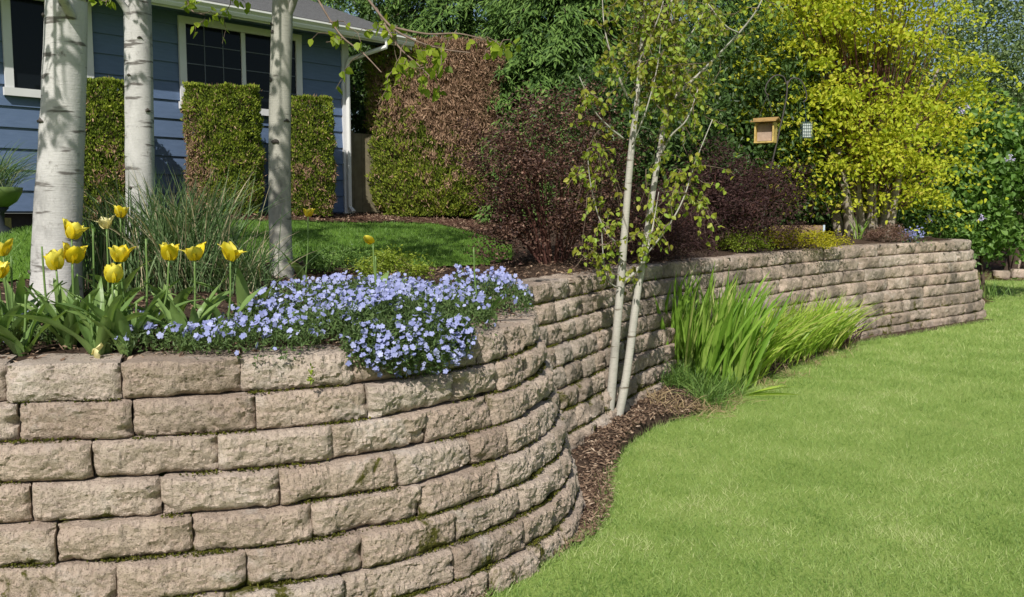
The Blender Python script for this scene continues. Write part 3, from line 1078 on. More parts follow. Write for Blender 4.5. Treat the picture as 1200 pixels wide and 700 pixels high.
def shrub(name, label, cat, base, radii, hc, ncl, per, clr, mat, leaf, stems, stem_mat, group=None, seed=0, amp=.35, lo=.3, flat=.8, shape='diamond', upb=.8, arch=.0, upper=-.75, tshift=0., droop=0.):
    root = thing(name, label, cat, base, group)
    cen = np.asarray(base) + np.array((0, 0, hc))
    p, d, idx = blob(cen, radii, ncl, per, clr, seed, amp, lo, flat, upper)
    p = p[p[:, 2] > base[2] + .02] if True else p
    n = len(p)
    mb = MB()
    clt = rng.random(ncl * 3)
    t = np.clip(rng.normal(.48 + tshift, .24, n), 0, 1)
    ax = rdir(n, (0, 0, -droop)) * np.array((1, 1, .5))
    nr = rdir(n, (0, -.3, upb))
    add_leaves(mb, p, ax, nr, rng.uniform(.65, 1.3, n) * leaf[0], rng.uniform(.7, 1.25, n) * leaf[1], t, shape)
    mb.build('foliage', M[mat], root)
    if stems:
        mb = MB()
        for q in range(stems):
            a = rng.uniform(0, 2 * math.pi)
            rr = rng.random() ** .5
            tip = cen + np.array((math.cos(a) * radii[0] * rr * .95, math.sin(a) * radii[1] * rr * .95, radii[2] * math.sqrt(max(0, 1 - rr * rr)) * rng.uniform(.5, 1)))
            b0 = np.asarray(base) + np.array((math.cos(a) * .12 * radii[0], math.sin(a) * .12 * radii[1], -.03))
            mid = (b0 + tip) / 2 + np.array((0, 0, .12 * radii[2])) + rng.normal(size=3) * .05
            r0 = max(.004, .012 * radii[0])
            add_tube(mb, spline([b0, mid, tip], 5), np.linspace(r0, r0 * .25, 11), 5)
        mb.build('stem', M[stem_mat], root)
    return root


def gp_(u, Y, dz=0.0):
    p = at(u, 300, Y)
    return (p[0], p[1], tz(p[0], p[1]) + dz)


# dark red barberry
shrub('barberry_shrub', 'big dark maroon barberry shrub behind the wall, left of the white twin stems', 'shrub', gp_(648, 7.85), (.80, .90, .80), .60, 400, 62, .068, 'barberry', (.030, .018), 36, 'red_twig', seed=3, amp=.6, lo=.25)
shrub('laceleaf_maple', 'mounded purple laceleaf maple with arching twigs below the wooden bird feeder', 'shrub', gp_(842, 10.9), (1.0, .75, .70), .52, 380, 60, .10, 'lace', (.055, .014), 30, 'red_twig', seed=5, amp=.45, lo=.2, flat=.5, droop=.6)
shrub('lime_shrub', 'low lime green shrub behind the blue flowers near the upper lawn', 'shrub', gp_(462, 6.1), (.28, .25, .13), .09, 70, 40, .035, 'lime', (.022, .013), 14, 'twig', seed=8, upper=-.2)
shrub('low_shrub', 'dark low green shrub right of the third birch base', 'shrub', gp_(392, 6.4), (.26, .22, .10), .06, 50, 40, .035, 'fern', (.03, .012), 8, 'twig', seed=9, upper=-.2)
shrub('gold_shrub', 'bright yellow groundcover shrub on top of the wall below the bird feeder', 'shrub', gp_(928, 11.5), (.70, .42, .15), .08, 170, 55, .05, 'gold', (.026, .016), 20, 'twig', seed=12, upper=-.2)
shrub('gold_shrub', 'small olive yellow shrub between purple maple and bright yellow groundcover', 'shrub', gp_(868, 10.6), (.30, .25, .12), .08, 60, 45, .045, 'lime', (.026, .014), 10, 'twig', seed=13, upper=-.2)
shrub('heather_mound', 'brownish pink mound of heather on wall top under the golden maple', 'shrub', gp_(1040, 13.35), (.36, .28, .15), .08, 70, 50, .04, 'brown_plant', (.022, .012), 10, 'twig', seed=14, upper=-.2)

shrub('laceleaf_maple', 'low dark purple shrub behind the wall cap just right of the white twin stems', 'shrub', gp_(758, 9.0), (.62, .62, .42), .26, 230, 60, .09, 'lace', (.045, .010), 24, 'red_twig', seed=15, amp=.4, lo=.2, flat=.6, droop=.5)

# ------------------------------------------------------------------ golden maple with many stems
mp = gp_(1018, 14.3)
maple = thing('golden_maple', 'golden yellow leaved maple with several pale stems above the far wall', 'tree', mp)
stems = [(985, 283, 960, 180, 915, 60, 14.3), (998, 283, 985, 190, 960, 40, 14.1), (1010, 284, 1003, 190, 1010, 20, 14.5), (1022, 283, 1025, 180, 1060, 30, 14.4),
         (1040, 283, 1058, 190, 1100, 80, 14.2), (1033, 284, 1040, 170, 1030, -40, 14.8)]
for (u0, v0, u1, v1, u2, v2, Yq) in stems:
    mb = MB()
    b0 = at(u0, v0, Yq); b0[2] = tz(b0[0], b0[1]) - .05
    pts = spline([b0, at(u1, v1, Yq + rng.uniform(-.2, .2)), at(u2, v2, Yq + rng.uniform(-.5, .5))], 8)
    add_tube(mb, pts, np.linspace(rng.uniform(.075, .10), .02, len(pts)), 8, wob=.15)
    mb.build('trunk', M['maple_bark'], maple, smooth=True)
mb, mbt = MB(), MB()
tw_n = 0
pads = []
for q in range(450):
    u = rng.normal(1010, 74); v = rng.uniform(-70, 235)
    half = 128 * math.sqrt(max(0.05, 1 - ((v - 90) / 165) ** 2))
    u = np.clip(u, 1010 - half, 1012 + half * .97)
    Yq = 14.3 + rng.uniform(-1.15, 1.3) * math.sqrt(max(.1, 1 - ((u - 1010) / 140) ** 2))
    if v > 195 and rng.random() < (.85 if 975 < u < 1065 else .4): continue
    if v < 95 and u > 1060 and rng.random() < .55: continue
    if v < 40 and rng.random() < .35: continue
    pads.append(at(u, v, Yq))
pads = np.array(pads)
for c in pads:
    per = int(rng.uniform(60, 135))
    rad = rng.uniform(.15, .38)
    q = rng.normal(size=(per, 3)) * np.array((rad, rad, rad * .14))
    q[:, 2] -= .25 * (q[:, 0] ** 2 + q[:, 1] ** 2) / rad
    add_leaves(mb, c + q, rdir(per, (0, 0, -.5)), rdir(per, (-.1, -.4, 1.3)), rng.uniform(.05, .095, per), rng.uniform(.035, .062, per), np.clip(rng.normal(.5 - .2 * (rng.random() < .3), .22, per), 0, .93), 'ovate', .2)
    base = np.array((mp[0] + (c[0] - mp[0]) * .45, mp[1] + (c[1] - mp[1]) * .45, mp[2] + (c[2] - mp[2]) * .55))
    add_tube(mbt, spline([base, (base + c) / 2 + rng.normal(size=3) * .06 + (0, 0, .1), c], 4), np.linspace(.010, .003, 9), 4, cap=False)
mbt.build('branch', M['red_twig'], maple)['kind'] = 'stuff'
mb.build('crown', M['maple'], maple)

# ------------------------------------------------------------------ conifers and dark trees behind
def cedar(label, u, Yq, zt, rad, nf, seed, mat='cedar', base_z=None, lowf=.05):
    p = at(u, 250, Yq)
    bz = tz(p[0], p[1]) if base_z is None else base_z
    root = thing('cedar_tree', label, 'conifer', (p[0], p[1], bz), 'dark conifers behind the garden')
    mb = MB()
    add_tube(mb, [(p[0], p[1], bz - .1), (p[0] + .05, p[1], (bz + zt) / 2), (p[0], p[1], zt)], [.2, .13, .03], 9)
    mb.build('trunk', M['bark_dark'], root)
    mb, mbb = MB(), MB()
    H = zt - bz
    for q in range(nf):
        h = lowf + (1 - lowf) * rng.random() ** 1.1
        a = rng.uniform(0, 2 * math.pi)
        if math.sin(a) > .55: a = -a
        R_ = rad * (1 - h) ** .62 * rng.uniform(.72, 1.12) + .1
        st = np.array((p[0], p[1], bz + h * H))
        od = np.array((math.cos(a), math.sin(a), 0))
        # sprays only along the outer half of each drooping branch
        nl = 150
        s = rng.uniform(.30, 1, nl)
        c = st + od * (R_ * s)[:, None]
        c[:, 2] += .22 * R_ * s - .55 * R_ * s ** 2 + rng.normal(size=nl) * .05
        side = np.array((-od[1], od[0], 0))
        c += side * (rng.normal(size=nl) * .26 * (1.25 - s))[:, None]
        ax = norm(od * .6 + side * rng.normal(size=nl)[:, None] * .7 + np.array((0, 0, -.75)) + rng.normal(size=(nl, 3)) * .25)
        nr = norm(np.array((0, 0, .8)) + od * .8 + rng.normal(size=(nl, 3)) * .5)
        add_leaves(mb, c, ax, nr, rng.uniform(.09, .20, nl), rng.uniform(.022, .042, nl), np.clip(rng.normal(.45, .22, nl) + .25 * (s - .6), 0, 1), 'diamond', .15)
        if q % 4 == 0:
            sb = np.linspace(0, .9, 4)
            pts = st + od * (R_ * sb)[:, None]
            pts[:, 2] += .22 * R_ * sb - .55 * R_ * sb ** 2
            add_tube(mbb, pts, np.linspace(.03, .008, 4), 4, cap=False)
    mbb.build('branch', M['bark_dark'], root)
    mb.build('crown', M[mat], root)


def leafy(name, label, cat, u, Yq, hc, radii, ncl, per, clr, mat, leaf, seed, group=None, trunk=.12, base_z=None, lo=.5, amp=.35, shape='ovate', upb=.6):
    p = at(u, 250, Yq)
    bz = tz(p[0], p[1]) if base_z is None else base_z
    root = thing(name, label, cat, (p[0], p[1], bz), group)
    cen = np.array((p[0], p[1], bz + hc))
    pts, d, idx = blob(cen, radii, ncl, per, clr, seed, amp, lo)
    pts = pts[pts[:, 2] > bz + .05]
    n = len(pts)
    mb = MB()
    add_leaves(mb, pts, rdir(n, (0, 0, -.35)), rdir(n, (0, -.5, upb)), rng.uniform(.7, 1.3, n) * leaf[0], rng.uniform(.75, 1.25, n) * leaf[1], np.clip(rng.normal(.48, .25, n), 0, 1), shape, .2)
    mb.build('crown', M[mat], root)
    mb = MB()
    for q in range(5):
        tip = cen + rdir(1)[0] * np.asarray(radii) * .7
        tip[2] = max(tip[2], bz + hc * .9)
        add_tube(mb, spline([(p[0] + rng.normal() * .12, p[1] + rng.normal() * .12, bz - .1), (np.array(p[:3]) * (1, 1, 0) + (0, 0, bz + hc * .5)) * .6 + tip * .4 - (0, 0, .4 * tip[2] - .4 * (bz + hc * .5)), tip], 5), np.linspace(trunk, trunk * .2, 11), 6)
    mb.build('trunk', M['bark_dark'], root)
    return root


cedar('dark cedar rising directly behind the house roof end', 430, 19.5, 12, 3.0, 520, 1)
cedar('dark cedar behind the browned hedge, with drooping green sprays', 545, 17.5, 11, 2.7, 560, 2)
cedar('cedar with bright drooping sprays between maroon shrub and browned hedge', 655, 14.5, 7.5, 2.0, 520, 3, lowf=.02)
cedar('dark cedar behind the crown of the twin stemmed birch', 770, 18.0, 12, 3.1, 560, 4)
cedar('dark cedar behind the left edge of the golden maple', 890, 20.0, 9.5, 2.9, 520, 5)
cedar('tall dark cedar standing far behind the house ridge', 330, 25, 14, 3.4, 360, 6)
leafy('laurel_shrub', 'dark laurel mass behind the maroon shrub and twin stemmed birch', 'shrub', 745, 11.5, 1.0, (1.1, .8, 1.25), 240, 60, .16, 'dark_leaf', (.085, .04), 21, 'dark shrubs behind the beds', trunk=.04)
leafy('laurel_shrub', 'dark laurel mass behind the wooden bird feeder', 'shrub', 865, 14.2, 1.3, (1.5, .8, 1.7), 300, 60, .18, 'dark_leaf', (.09, .045), 22, 'dark shrubs behind the beds', trunk=.05)
leafy('laurel_shrub', 'dark evergreen mass behind the golden maple stems', 'shrub', 985, 17.5, 1.2, (2.2, 1.0, 1.8), 320, 60, .2, 'dark_leaf', (.10, .05), 23, 'dark shrubs behind the beds', trunk=.05)
leafy('laurel_shrub', 'dark evergreen filling the gap between house corner and browned hedge', 'shrub', 425, 16.2, 1.6, (1.2, .8, 2.0), 240, 60, .2, 'dark_leaf', (.10, .05), 24, 'dark shrubs behind the beds', trunk=.05)
li = leafy('lilac_bush', 'large green lilac bush with few pale lilac blooms at the right edge', 'bush', 1145, 17.6, 2.3, (1.75, 1.0, 1.45), 260, 34, .17, 'lilac', (.135, .10), 25, trunk=.05, lo=.4, upb=.7)
leafy('leafy_bush', 'green bush in shade directly behind the curled wall end', 'bush', 1095, 17.2, 1.1, (1.0, .6, .8), 130, 40, .14, 'lilac', (.08, .045), 26, trunk=.03)
leafy('tall_tree', 'hazy grey green tree in the upper right corner', 'tree', 1185, 24, 5.7, (2.3, 1.8, 3.6), 420, 50, .30, 'grey_tree', (.10, .06), 27, 'far trees at the right', trunk=.07, base_z=0, lo=.25)
leafy('tall_tree', 'grey green tree seen thinly through the top of the golden maple', 'tree', 1075, 30, 5.4, (3.0, 2, 3.8), 260, 45, .35, 'grey_tree', (.12, .07), 28, 'far trees at the right', trunk=.08, base_z=0, lo=.25)
leafy('tall_tree', 'dark broad tree filling the frame edge behind the lilac', 'tree', 1260, 34, 3.6, (4.6, 2, 3.6), 420, 50, .3, 'dark_leaf', (.13, .08), 29, 'far trees at the right', trunk=.08, base_z=0, lo=.3)
leafy('tall_tree', 'dark broad tree behind the lilac bush and wall end', 'tree', 1100, 29, 4.0, (4.0, 2, 3.2), 380, 50, .3, 'dark_leaf', (.13, .08), 30, 'far trees at the right', trunk=.08, base_z=0, lo=.3)

# lilac blooms: panicles as part of the lilac bush
for (u, v) in ((1132, 125), (1128, 133), (1088, 257), (1150, 257), (1184, 186), (1108, 148)):
    c = at(u, v, 16.3)
    n = 40
    t = rng.random(n)
    q = np.column_stack([rng.normal(size=n) * .04 * (1.1 - t), rng.normal(size=n) * .04 * (1.1 - t), t * .11 - .04])
    mb = add_leaves(MB(), c + q, rdir(n), rdir(n, (0, -1, .5)), .035, .03, rng.random(n), 'diamond')
    mb.build('bloom', M['lilac_bloom'], li)

# ------------------------------------------------------------------ the three big birches on the left
def hang_twigs(mb_t, mb_l, start, n, length, leafL, per, spread, drop=1.2, size=(.9, 1.2), tmean=.5):
    for q in range(n):
        s0 = start[rng.integers(len(start))]
        d = norm(rng.normal(size=3) * spread + np.array((0, 0, -.1)))
        L = length * rng.uniform(.5, 1.2)
        k = np.linspace(0, 1, 6)
        pts = s0 + d * (L * k)[:, None]
        pts[:, 2] -= drop * L * .5 * k ** 2
        pts += rng.normal(size=(6, 3)) * .012
        add_tube(mb_t, pts, np.linspace(.0032, .0012, 6), 4, cap=False)
        leaves_on(mb_l, pts, per, leafL, tmean)


def leaves_on(mb_l, pts, per, leafL, tmean=.5):
    pts = np.asarray(pts)
    f = rng.uniform(.15, 1, per) * (len(pts) - 1)
    i = np.minimum(f.astype(int), len(pts) - 2)
    p = pts[i] + (pts[i + 1] - pts[i]) * (f - i)[:, None]
    p = p + rng.normal(size=p.shape) * .012
    ax = norm(rng.normal(size=(per, 3)) * .7 + np.array((0, 0, -.9)))
    add_leaves(mb_l, p, ax, rdir(per, (-.2, -.6, .5)), rng.uniform(.7, 1.15, per) * leafL, rng.uniform(.6, .8, per) * leafL, np.clip(rng.normal(tmean, .25, per), 0, 1), 'ovate', .12, rng.uniform(-.15, .15))


def big_birch(label, cl, Yq, wtop, wbot, top, limbs, mat, base_w=None):
    """cl: centreline pixels from the base up; limbs: list of (radius, [(u, v, Y)...], leaves)"""
    b = at(*cl[0], Yq)
    bz = tz(b[0], b[1])
    root = thing('birch_tree', label, 'tree', (b[0], b[1], bz), 'white barked birches in the upper bed')
    pts = [at(u, v, Yq) for u, v in cl]
    pts[0][2] = bz - .06
    pts.append(pts[-1] + np.array((.05, .05, 1.6)))
    pts.append(np.array((pts[-1][0] + .05, pts[-1][1] + .1, top)))
    P = spline(pts, 10)
    zz = P[:, 2]
    zvis = at(*cl[-1], Yq)[2]
    wv = np.where(zz < zvis, wbot + (wtop - wbot) * np.clip((zz - bz) / (zvis - bz), 0, 1), wtop * np.clip((top - zz) / (top - zvis), .06, 1)) / 2
    wv = wv * (1 + .12 * np.exp(-np.maximum(zz - bz, 0) / .08))
    mb = add_tube(MB(), P, wv * .95, 26, wob=.045)
    mb.build('trunk', M[mat], root, smooth=True)
    for q in range(6):                          # dark branch scars
        h = rng.uniform(zvis - 1.7 * wtop / .2, zvis)
        i = int(np.argmin(np.abs(zz - h)))
        a = R(270) + rng.uniform(-1.1, 1.1)
        od = np.array((math.cos(a), math.sin(a), 0))
        sd = np.array((-od[1], od[0], 0))
        c = P[i] + od * wv[i] * .99
        rx, rz = rng.uniform(.012, .026), rng.uniform(.006, .014)
        aa = np.linspace(0, 2 * math.pi, 14, endpoint=False)
        jt = rng.uniform(.7, 1.2, 14)
        V = [c + sd * rx * jt[k_] * math.cos(q_) + np.array((0, 0, rz * jt[k_] * math.sin(q_) + .35 * abs(math.cos(q_)) * -rx)) - od * wv[i] * (1 - math.sqrt(max(0, 1 - (rx * math.cos(q_) / wv[i]) ** 2))) for k_, q_ in enumerate(aa)]
        V += [v_ + od * .003 for v_ in V] + [c + od * .009]
        k14 = np.arange(14)
        mbs = MB().add(V, [np.stack([k14, (k14 + 1) % 14, (k14 + 1) % 14 + 14, k14 + 14], 1), np.stack([k14 + 14, (k14 + 1) % 14 + 14, np.full(14, 28)], 1)])
        mbs.build('branch_scar', M['scar'], root, smooth=True)
    mb_l, mb_t = MB(), MB()
    for (r0, path, nl, ltw) in limbs:
        q = spline([at(*k) for k in path], 8)
        mb = add_tube(MB(), q, np.linspace(r0, max(.003, r0 * .2), len(q)), 7)
        mb.build('branch', M['twig'] if r0 < .02 else M[mat], root, smooth=True)
        if ltw:
            hang_twigs(mb_t, mb_l, q[len(q) // 3:], ltw, .22, .06, nl, 1.0)
    # crown above the frame (it shades the upper lawn)
    for q in range(16):
        h = rng.uniform(zvis + .9, top)
        a = rng.uniform(0, 2 * math.pi)
        LL = rng.uniform(.7, 1.7) * (1.1 - .5 * (h - zvis) / (top - zvis))
        s0 = np.array((np.interp(h, zz, P[:, 0]), np.interp(h, zz, P[:, 1]), h))
        kk = np.linspace(0, 1, 7)
        bp = s0 + np.array((math.cos(a), math.sin(a), .75)) * (LL * kk)[:, None]
        bp[:, 2] -= .5 * LL * kk ** 2
        add_tube(mb_t, bp, np.linspace(.018, .004, 7), 5, cap=False)
        hang_twigs(mb_t, mb_l, bp[2:], 8, .45, .06, 11, 1.0, .9)
    # limbs hanging forward above the frame: they dapple the trunk
    for q in range(17):
        h = rng.uniform(zvis + .25, zvis + 1.2)
        a = rng.uniform(R(240), R(285))
        LL = rng.uniform(1.0, 2.3)
        s0 = np.array((np.interp(h, zz, P[:, 0]), Yq, h))
        kk = np.linspace(0, 1, 7)
        bp = s0 + np.array((math.cos(a), math.sin(a), .22)) * (LL * kk)[:, None]
        add_tube(mb_t, bp, np.linspace(.016, .004, 7), 5, cap=False)
        hang_twigs(mb_t, mb_l, bp[2:], 7, .25, .06, 8, 1.0, .3)
    mb_t.build('twig', M['twig'], root)['kind'] = 'stuff'
    mb_l.build('crown', M['birch_leaf'], root)
    return root


big_birch('thickest white birch trunk at the left edge behind yellow tulips', [(65, 372), (68, 260), (74, 130), (78, 0), (79, -40)], 4.45, .192, .248, 6.6,
          [(.028, [(84, 20, 4.4), (66, -15, 4.2), (40, -70, 4.1), (10, -160, 4.0)], 0, 0)], 'birch')
big_birch('slimmer white birch trunk second from left, rising from ornamental grass', [(166, 300), (164, 200), (163, 100), (161, 0), (160, -40)], 6.8, .205, .225, 6.2,
          [(.035, [(158, 30, 6.75), (146, 8, 6.7), (128, -15, 6.6), (90, -70, 6.5)], 0, 0),
           (.008, [(200, -120, 6.2), (215, -40, 6.0), (222, 8, 5.9), (240, 18, 5.8)], 6, 5), (.008, [(245, -90, 6.2), (255, -30, 6.1), (270, -5, 6)], 6, 3),
           (.008, [(100, -60, 6.0), (125, -20, 6.0), (124, 6, 5.9)], 6, 3)], 'birch')
T3 = [(331, 336), (328, 250), (328, 130), (331, 20), (333, -40)]
big_birch('thin greyish birch trunk third from left behind the blue flowers', T3, 6.0, .142, .158, 6.4,
          [(.030, [(333, 25, 6.0), (345, 0, 5.95), (362, -60, 5.8), (400, -150, 5.6)], 0, 0),
           (.009, [(362, -60, 5.8), (400, -45, 5.5), (432, 0, 5.1), (459, 32, 4.9), (487, 48, 4.8), (520, 58, 4.75), (551, 62, 4.7)], 7, 9),
           (.007, [(441, 10, 5.05), (455, 36, 4.9), (469, 57, 4.85), (490, 76, 4.8), (505, 91, 4.75)], 6, 5),
           (.008, [(340, -50, 5.8), (360, -30, 5.3), (373, 0, 5.1), (399, 41, 5.0), (425, 62, 4.9), (447, 85, 4.8)], 5, 5),
           (.007, [(459, 32, 4.9), (500, 40, 4.85), (540, 40, 4.8), (585, 52, 4.75)], 6, 6)], 'birch_grey')

# ------------------------------------------------------------------ young twin-stemmed birch by the wall
yb0 = at(722, 490, 6.55)
yb = thing('young_birch', 'young twin-stemmed birch with sparse yellow green leaves at foot of the wall', 'tree', (yb0[0], yb0[1], .08))
mb_l, mb_t = MB(), MB()
YA = 6.55
stA = spline([at(713, 496, YA), at(719, 430, YA), at(729, 310, YA), at(739, 184, YA), at(746, 124, YA), at(752, 56, YA), at(757, -10, YA), at(768, -90, YA)], 6)
stB = spline([at(724, 494, YA + .04), at(734, 440, YA + .05), at(746, 350, YA + .1), at(755, 296, YA + .1), at(767, 214, YA + .12), at(782, 124, YA + .15), at(790, 80, YA + .15), at(786, 20, YA + .1), at(795, -70, YA + .1)], 6)
add_tube(MB(), stA, np.linspace(.037, .008, len(stA)), 12, wob=.1).build('trunk', M['young_bark'], yb, smooth=True)
add_tube(MB(), stB, np.linspace(.035, .008, len(stB)), 12, wob=.1).build('trunk', M['young_bark'], yb, smooth=True)
limbs = [(.018, [(782, 124, 6.7), (800, 105, 6.65), (818, 88, 6.6), (866, 39, 6.5), (891, 4, 6.4), (905, -40, 6.4)]),
         (.014, [(772, 185, 6.67), (786, 160, 6.6), (805, 140, 6.5), (818, 105, 6.5)]),
         (.012, [(735, 114, 6.55), (724, 88, 6.5), (716, 64, 6.45), (708, 30, 6.4), (705, -20, 6.4)]),
         (.011, [(731, 163, 6.5), (715, 150, 6.4), (696, 129, 6.3), (679, 90, 6.2)]),
         (.019, [(731, 330, 6.58), (745, 318, 6.55), (756, 300, 6.55), (762, 280, 6.55), (767, 255, 6.55), (772, 225, 6.5)]),
         (.008, [(724, 338, 6.5), (711, 327, 6.42), (707, 301, 6.4), (705, 270, 6.4)]),
         (.009, [(724, 285, 6.5), (714, 277, 6.45), (702, 255, 6.4), (692, 215, 6.35), (688, 175, 6.3)]),
         (.010, [(750, 70, 6.5), (764, 40, 6.45), (775, 10, 6.4), (785, -30, 6.4)]),
         (.010, [(756, 300, 6.6), (780, 270, 6.5), (800, 235, 6.45), (815, 190, 6.4), (835, 140, 6.35)]),
         (.009, [(788, 90, 6.7), (800, 55, 6.7), (822, 20, 6.7), (835, -20, 6.7)]),
         (.008, [(741, 170, 6.5), (757, 130, 6.4), (770, 80, 6.35), (775, 40, 6.3)]),
         (.008, [(866, 39, 6.5), (850, 30, 6.4), (830, 5, 6.4)])]
for q, (r0, path) in enumerate(limbs):
    P = spline([at(*k) for k in path], 6)
    add_tube(MB(), P, np.linspace(r0 * .75, .003, len(P)), 7).build('branch', M['young_bark'], yb, smooth=True)
    hang_twigs(mb_t, mb_l, P[len(P) // 4:], (9 if q not in (4, 8, 5, 6) else 12), .24, .046, 11, 1.0, .35, tmean=.5)
hang_twigs(mb_t, mb_l, np.array([at(rng.uniform(752, 830), rng.uniform(175, 245), 6.5) for _ in range(30)]), 17, .28, .052, 11, .7, 1.6, tmean=.6)
hang_twigs(mb_t, mb_l, np.array([at(rng.uniform(687, 712), rng.uniform(150, 215), 6.35) for _ in range(12)]), 11, .32, .044, 10, .35, 2.4, tmean=.4)
hang_twigs(mb_t, mb_l, np.concatenate([stA[25:], stB[30:]]), 230, .44, .043, 10, 1.0, .1, tmean=.4)
mb_t.build('twig', M['twig'], yb)['kind'] = 'stuff'
mb_l.build('crown', M['young_leaf'], yb)

# ------------------------------------------------------------------ iris and friends at the foot of the wall
def bedp(u, v):
    p = at(u, v, 1)
    t = (CAMZ - .06) / (CAMZ - p[2])
    return np.array((p[0] * t, t, .06))


def blade_clump(name, label, cat, uvs, n, L, W, lean, spread, bend, mat, jit, extra=None, tmix=(.5, .25)):
    c = np.array([bedp(u, v) for u, v in uvs])
    root = thing(name, label, cat, c.mean(0))
    base = c[rng.integers(len(c), size=n)] + rng.normal(size=(n, 3)) * np.array((jit, jit * .8, 0))
    base[:, 2] = bed_z(base[:, :2]) - .02
    d = np.asarray(lean) + rng.normal(size=(n, 3)) * np.array((spread, spread, .0))
    d[:, 2] = np.maximum(d[:, 2], .35)
    mb = add_blades(MB(), base, d, L * rng.uniform(.55, 1.05, n), W * rng.uniform(.7, 1.15, n), bend * rng.uniform(.2, 1.4, n), np.clip(rng.normal(tmix[0], tmix[1], n), 0, 1), 6)
    mb.build('foliage', M[mat], root)
    return root


blade_clump('iris_clump', 'tall clump of broad bright green sword leaves leaning right against the wall', 'plant', [(758, 442), (768, 446), (780, 450), (800, 454), (820, 456), (838, 454), (855, 450), (868, 446), (790, 438), (825, 444), (850, 438)],
            320, 1.10, .044, (.06, -.03, 1), .13, .14, 'iris', .07)
blade_clump('montbretia_clump', 'finer yellow green grassy clump leaning right, beside the sword leaf clump', 'plant', [(868, 442), (880, 436), (890, 430), (910, 425), (925, 420), (940, 415), (955, 410), (970, 405), (930, 408), (905, 412)],
            640, .84, .021, (.27, -.03, 1), .20, .35, 'montbretia', .09)
blade_clump('fallen_leaf_fan', 'few yellowing sword leaves flopped over the bed edge onto the lawn', 'plant', [(868, 452), (872, 456)], 9, .50, .026, (1.2, -.3, .38), .5, .12, 'montbretia', .02)
# feathery plant
fp = bedp(800, 468)
fe = thing('feathery_plant', 'low soft feathery green plant in front of the sword leaf clump', 'plant', fp)
n = 1500
cb = np.array([bedp(u, v) for u, v in ((770, 452), (785, 458), (800, 462), (820, 462), (840, 462), (855, 456), (775, 462), (810, 452), (830, 470))])
base = cb[rng.integers(len(cb), size=n)] + rng.normal(size=(n, 3)) * np.array((.06, .06, 0))
base[:, 2] = bed_z(base[:, :2])
add_blades(MB(), base, rdir(n, (0, 0, 1.6)), rng.uniform(.10, .32, n), .007, .2, rng.random(n), 3).build('foliage', M['fern'], fe)
n = 700
sb = np.array([bedp(u, v) for u, v in ((762, 478), (778, 480), (795, 480), (815, 478), (838, 474), (858, 464), (895, 444), (920, 434), (950, 422), (975, 412), (992, 404))])
base = sb[rng.integers(len(sb), size=n)] + rng.normal(size=(n, 3)) * np.array((.09, .09, 0))
base[:, 2] = bed_z(base[:, :2])
tag(add_blades(MB(), base, rdir(n, (0, -.2, .7)), rng.uniform(.05, .17, n), .006, .3, rng.random(n), 3).build('dry_stalks', M['straw']), 'pale dry straw stubble at the foot of the green clumps', 'dry grass', kind='stuff')
# small dark seed heads among the grassy clump
hp = bedp(985, 405)
hd = thing('heather_plant', 'small plant with purplish seed spikes at the right end of grassy clump', 'plant', hp)
n = 60
base = np.array([bedp(u, v) for u, v in ((975, 404), (985, 402), (995, 398), (1000, 395))])[rng.integers(4, size=n)] + rng.normal(size=(n, 3)) * np.array((.07, .07, 0))
base[:, 2] = 0
add_blades(MB(), base, rdir(n, (0, 0, 2.4)), rng.uniform(.2, .5, n), .012, .15, rng.random(n), 4).build('foliage', M['lace'], hd)

# ------------------------------------------------------------------ ornamental grass behind the tulips
def grass_tuft(name, label, u, Yq, n, L, W, mat, jit, spread, bend, zb=None, vbase=300):
    p = at(u, vbase, Yq)
    z = tz(p[0], p[1]) if zb is None else zb
    root = thing(name, label, 'ornamental grass', (p[0], p[1], z))
    base = np.array((p[0], p[1], z)) + rng.normal(size=(n, 3)) * np.array((jit, jit * .8, 0))
    d = rng.normal(size=(n, 3)) * spread
    d[:, 2] = 1
    t = np.where(rng.random(n) < .16, 1.0, np.clip(rng.normal(.35, .2, n), 0, .72))
    add_blades(MB(), base, d, L * rng.uniform(.45, 1.05, n), W * rng.uniform(.6, 1.2, n), bend * rng.uniform(0, 1.5, n), t, 6).build('foliage', M[mat], root)
    return root


grass_tuft('grass_clump', 'large clump of fine blue green ornamental grass with straw blades before second birch', 208, 4.9, 950, .74, .007, 'orn_grass', .15, .19, .32)
grass_tuft('grass_clump', 'small fine grass tuft right of the yellow tulips beside third birch', 275, 4.9, 420, .40, .006, 'orn_grass', .10, .4, .5)
grass_tuft('grass_clump', 'dark reedy stems of grass between the thick birch and second birch', 128, 4.8, 300, .55, .007, 'orn_grass', .09, .09, .08)

# planter with fountain grass at far left
pl = at(-2, 262, 7.6)
pz = tz(pl[0], pl[1])
planter = thing('planter', 'green glazed bowl planter with fountain grass at the left edge of the upper lawn', 'planter', (pl[0], pl[1], pz))


def lathe(prof, cx, cy, ns=28):
    a = np.linspace(0, 2 * math.pi, ns, endpoint=False)
    V = np.concatenate([np.column_stack([cx + r_ * np.cos(a), cy + r_ * np.sin(a), np.full(ns, z_)]) for r_, z_ in prof])
    i, j = np.meshgrid(np.arange(len(prof) - 1), np.arange(ns), indexing='ij')
    i, j = i.ravel(), j.ravel()
    jn = (j + 1) % ns
    return V, [np.stack([i * ns + j, i * ns + jn, (i + 1) * ns + jn, (i + 1) * ns + j], 1), np.arange(ns)[::-1], np.arange(ns) + (len(prof) - 1) * ns]


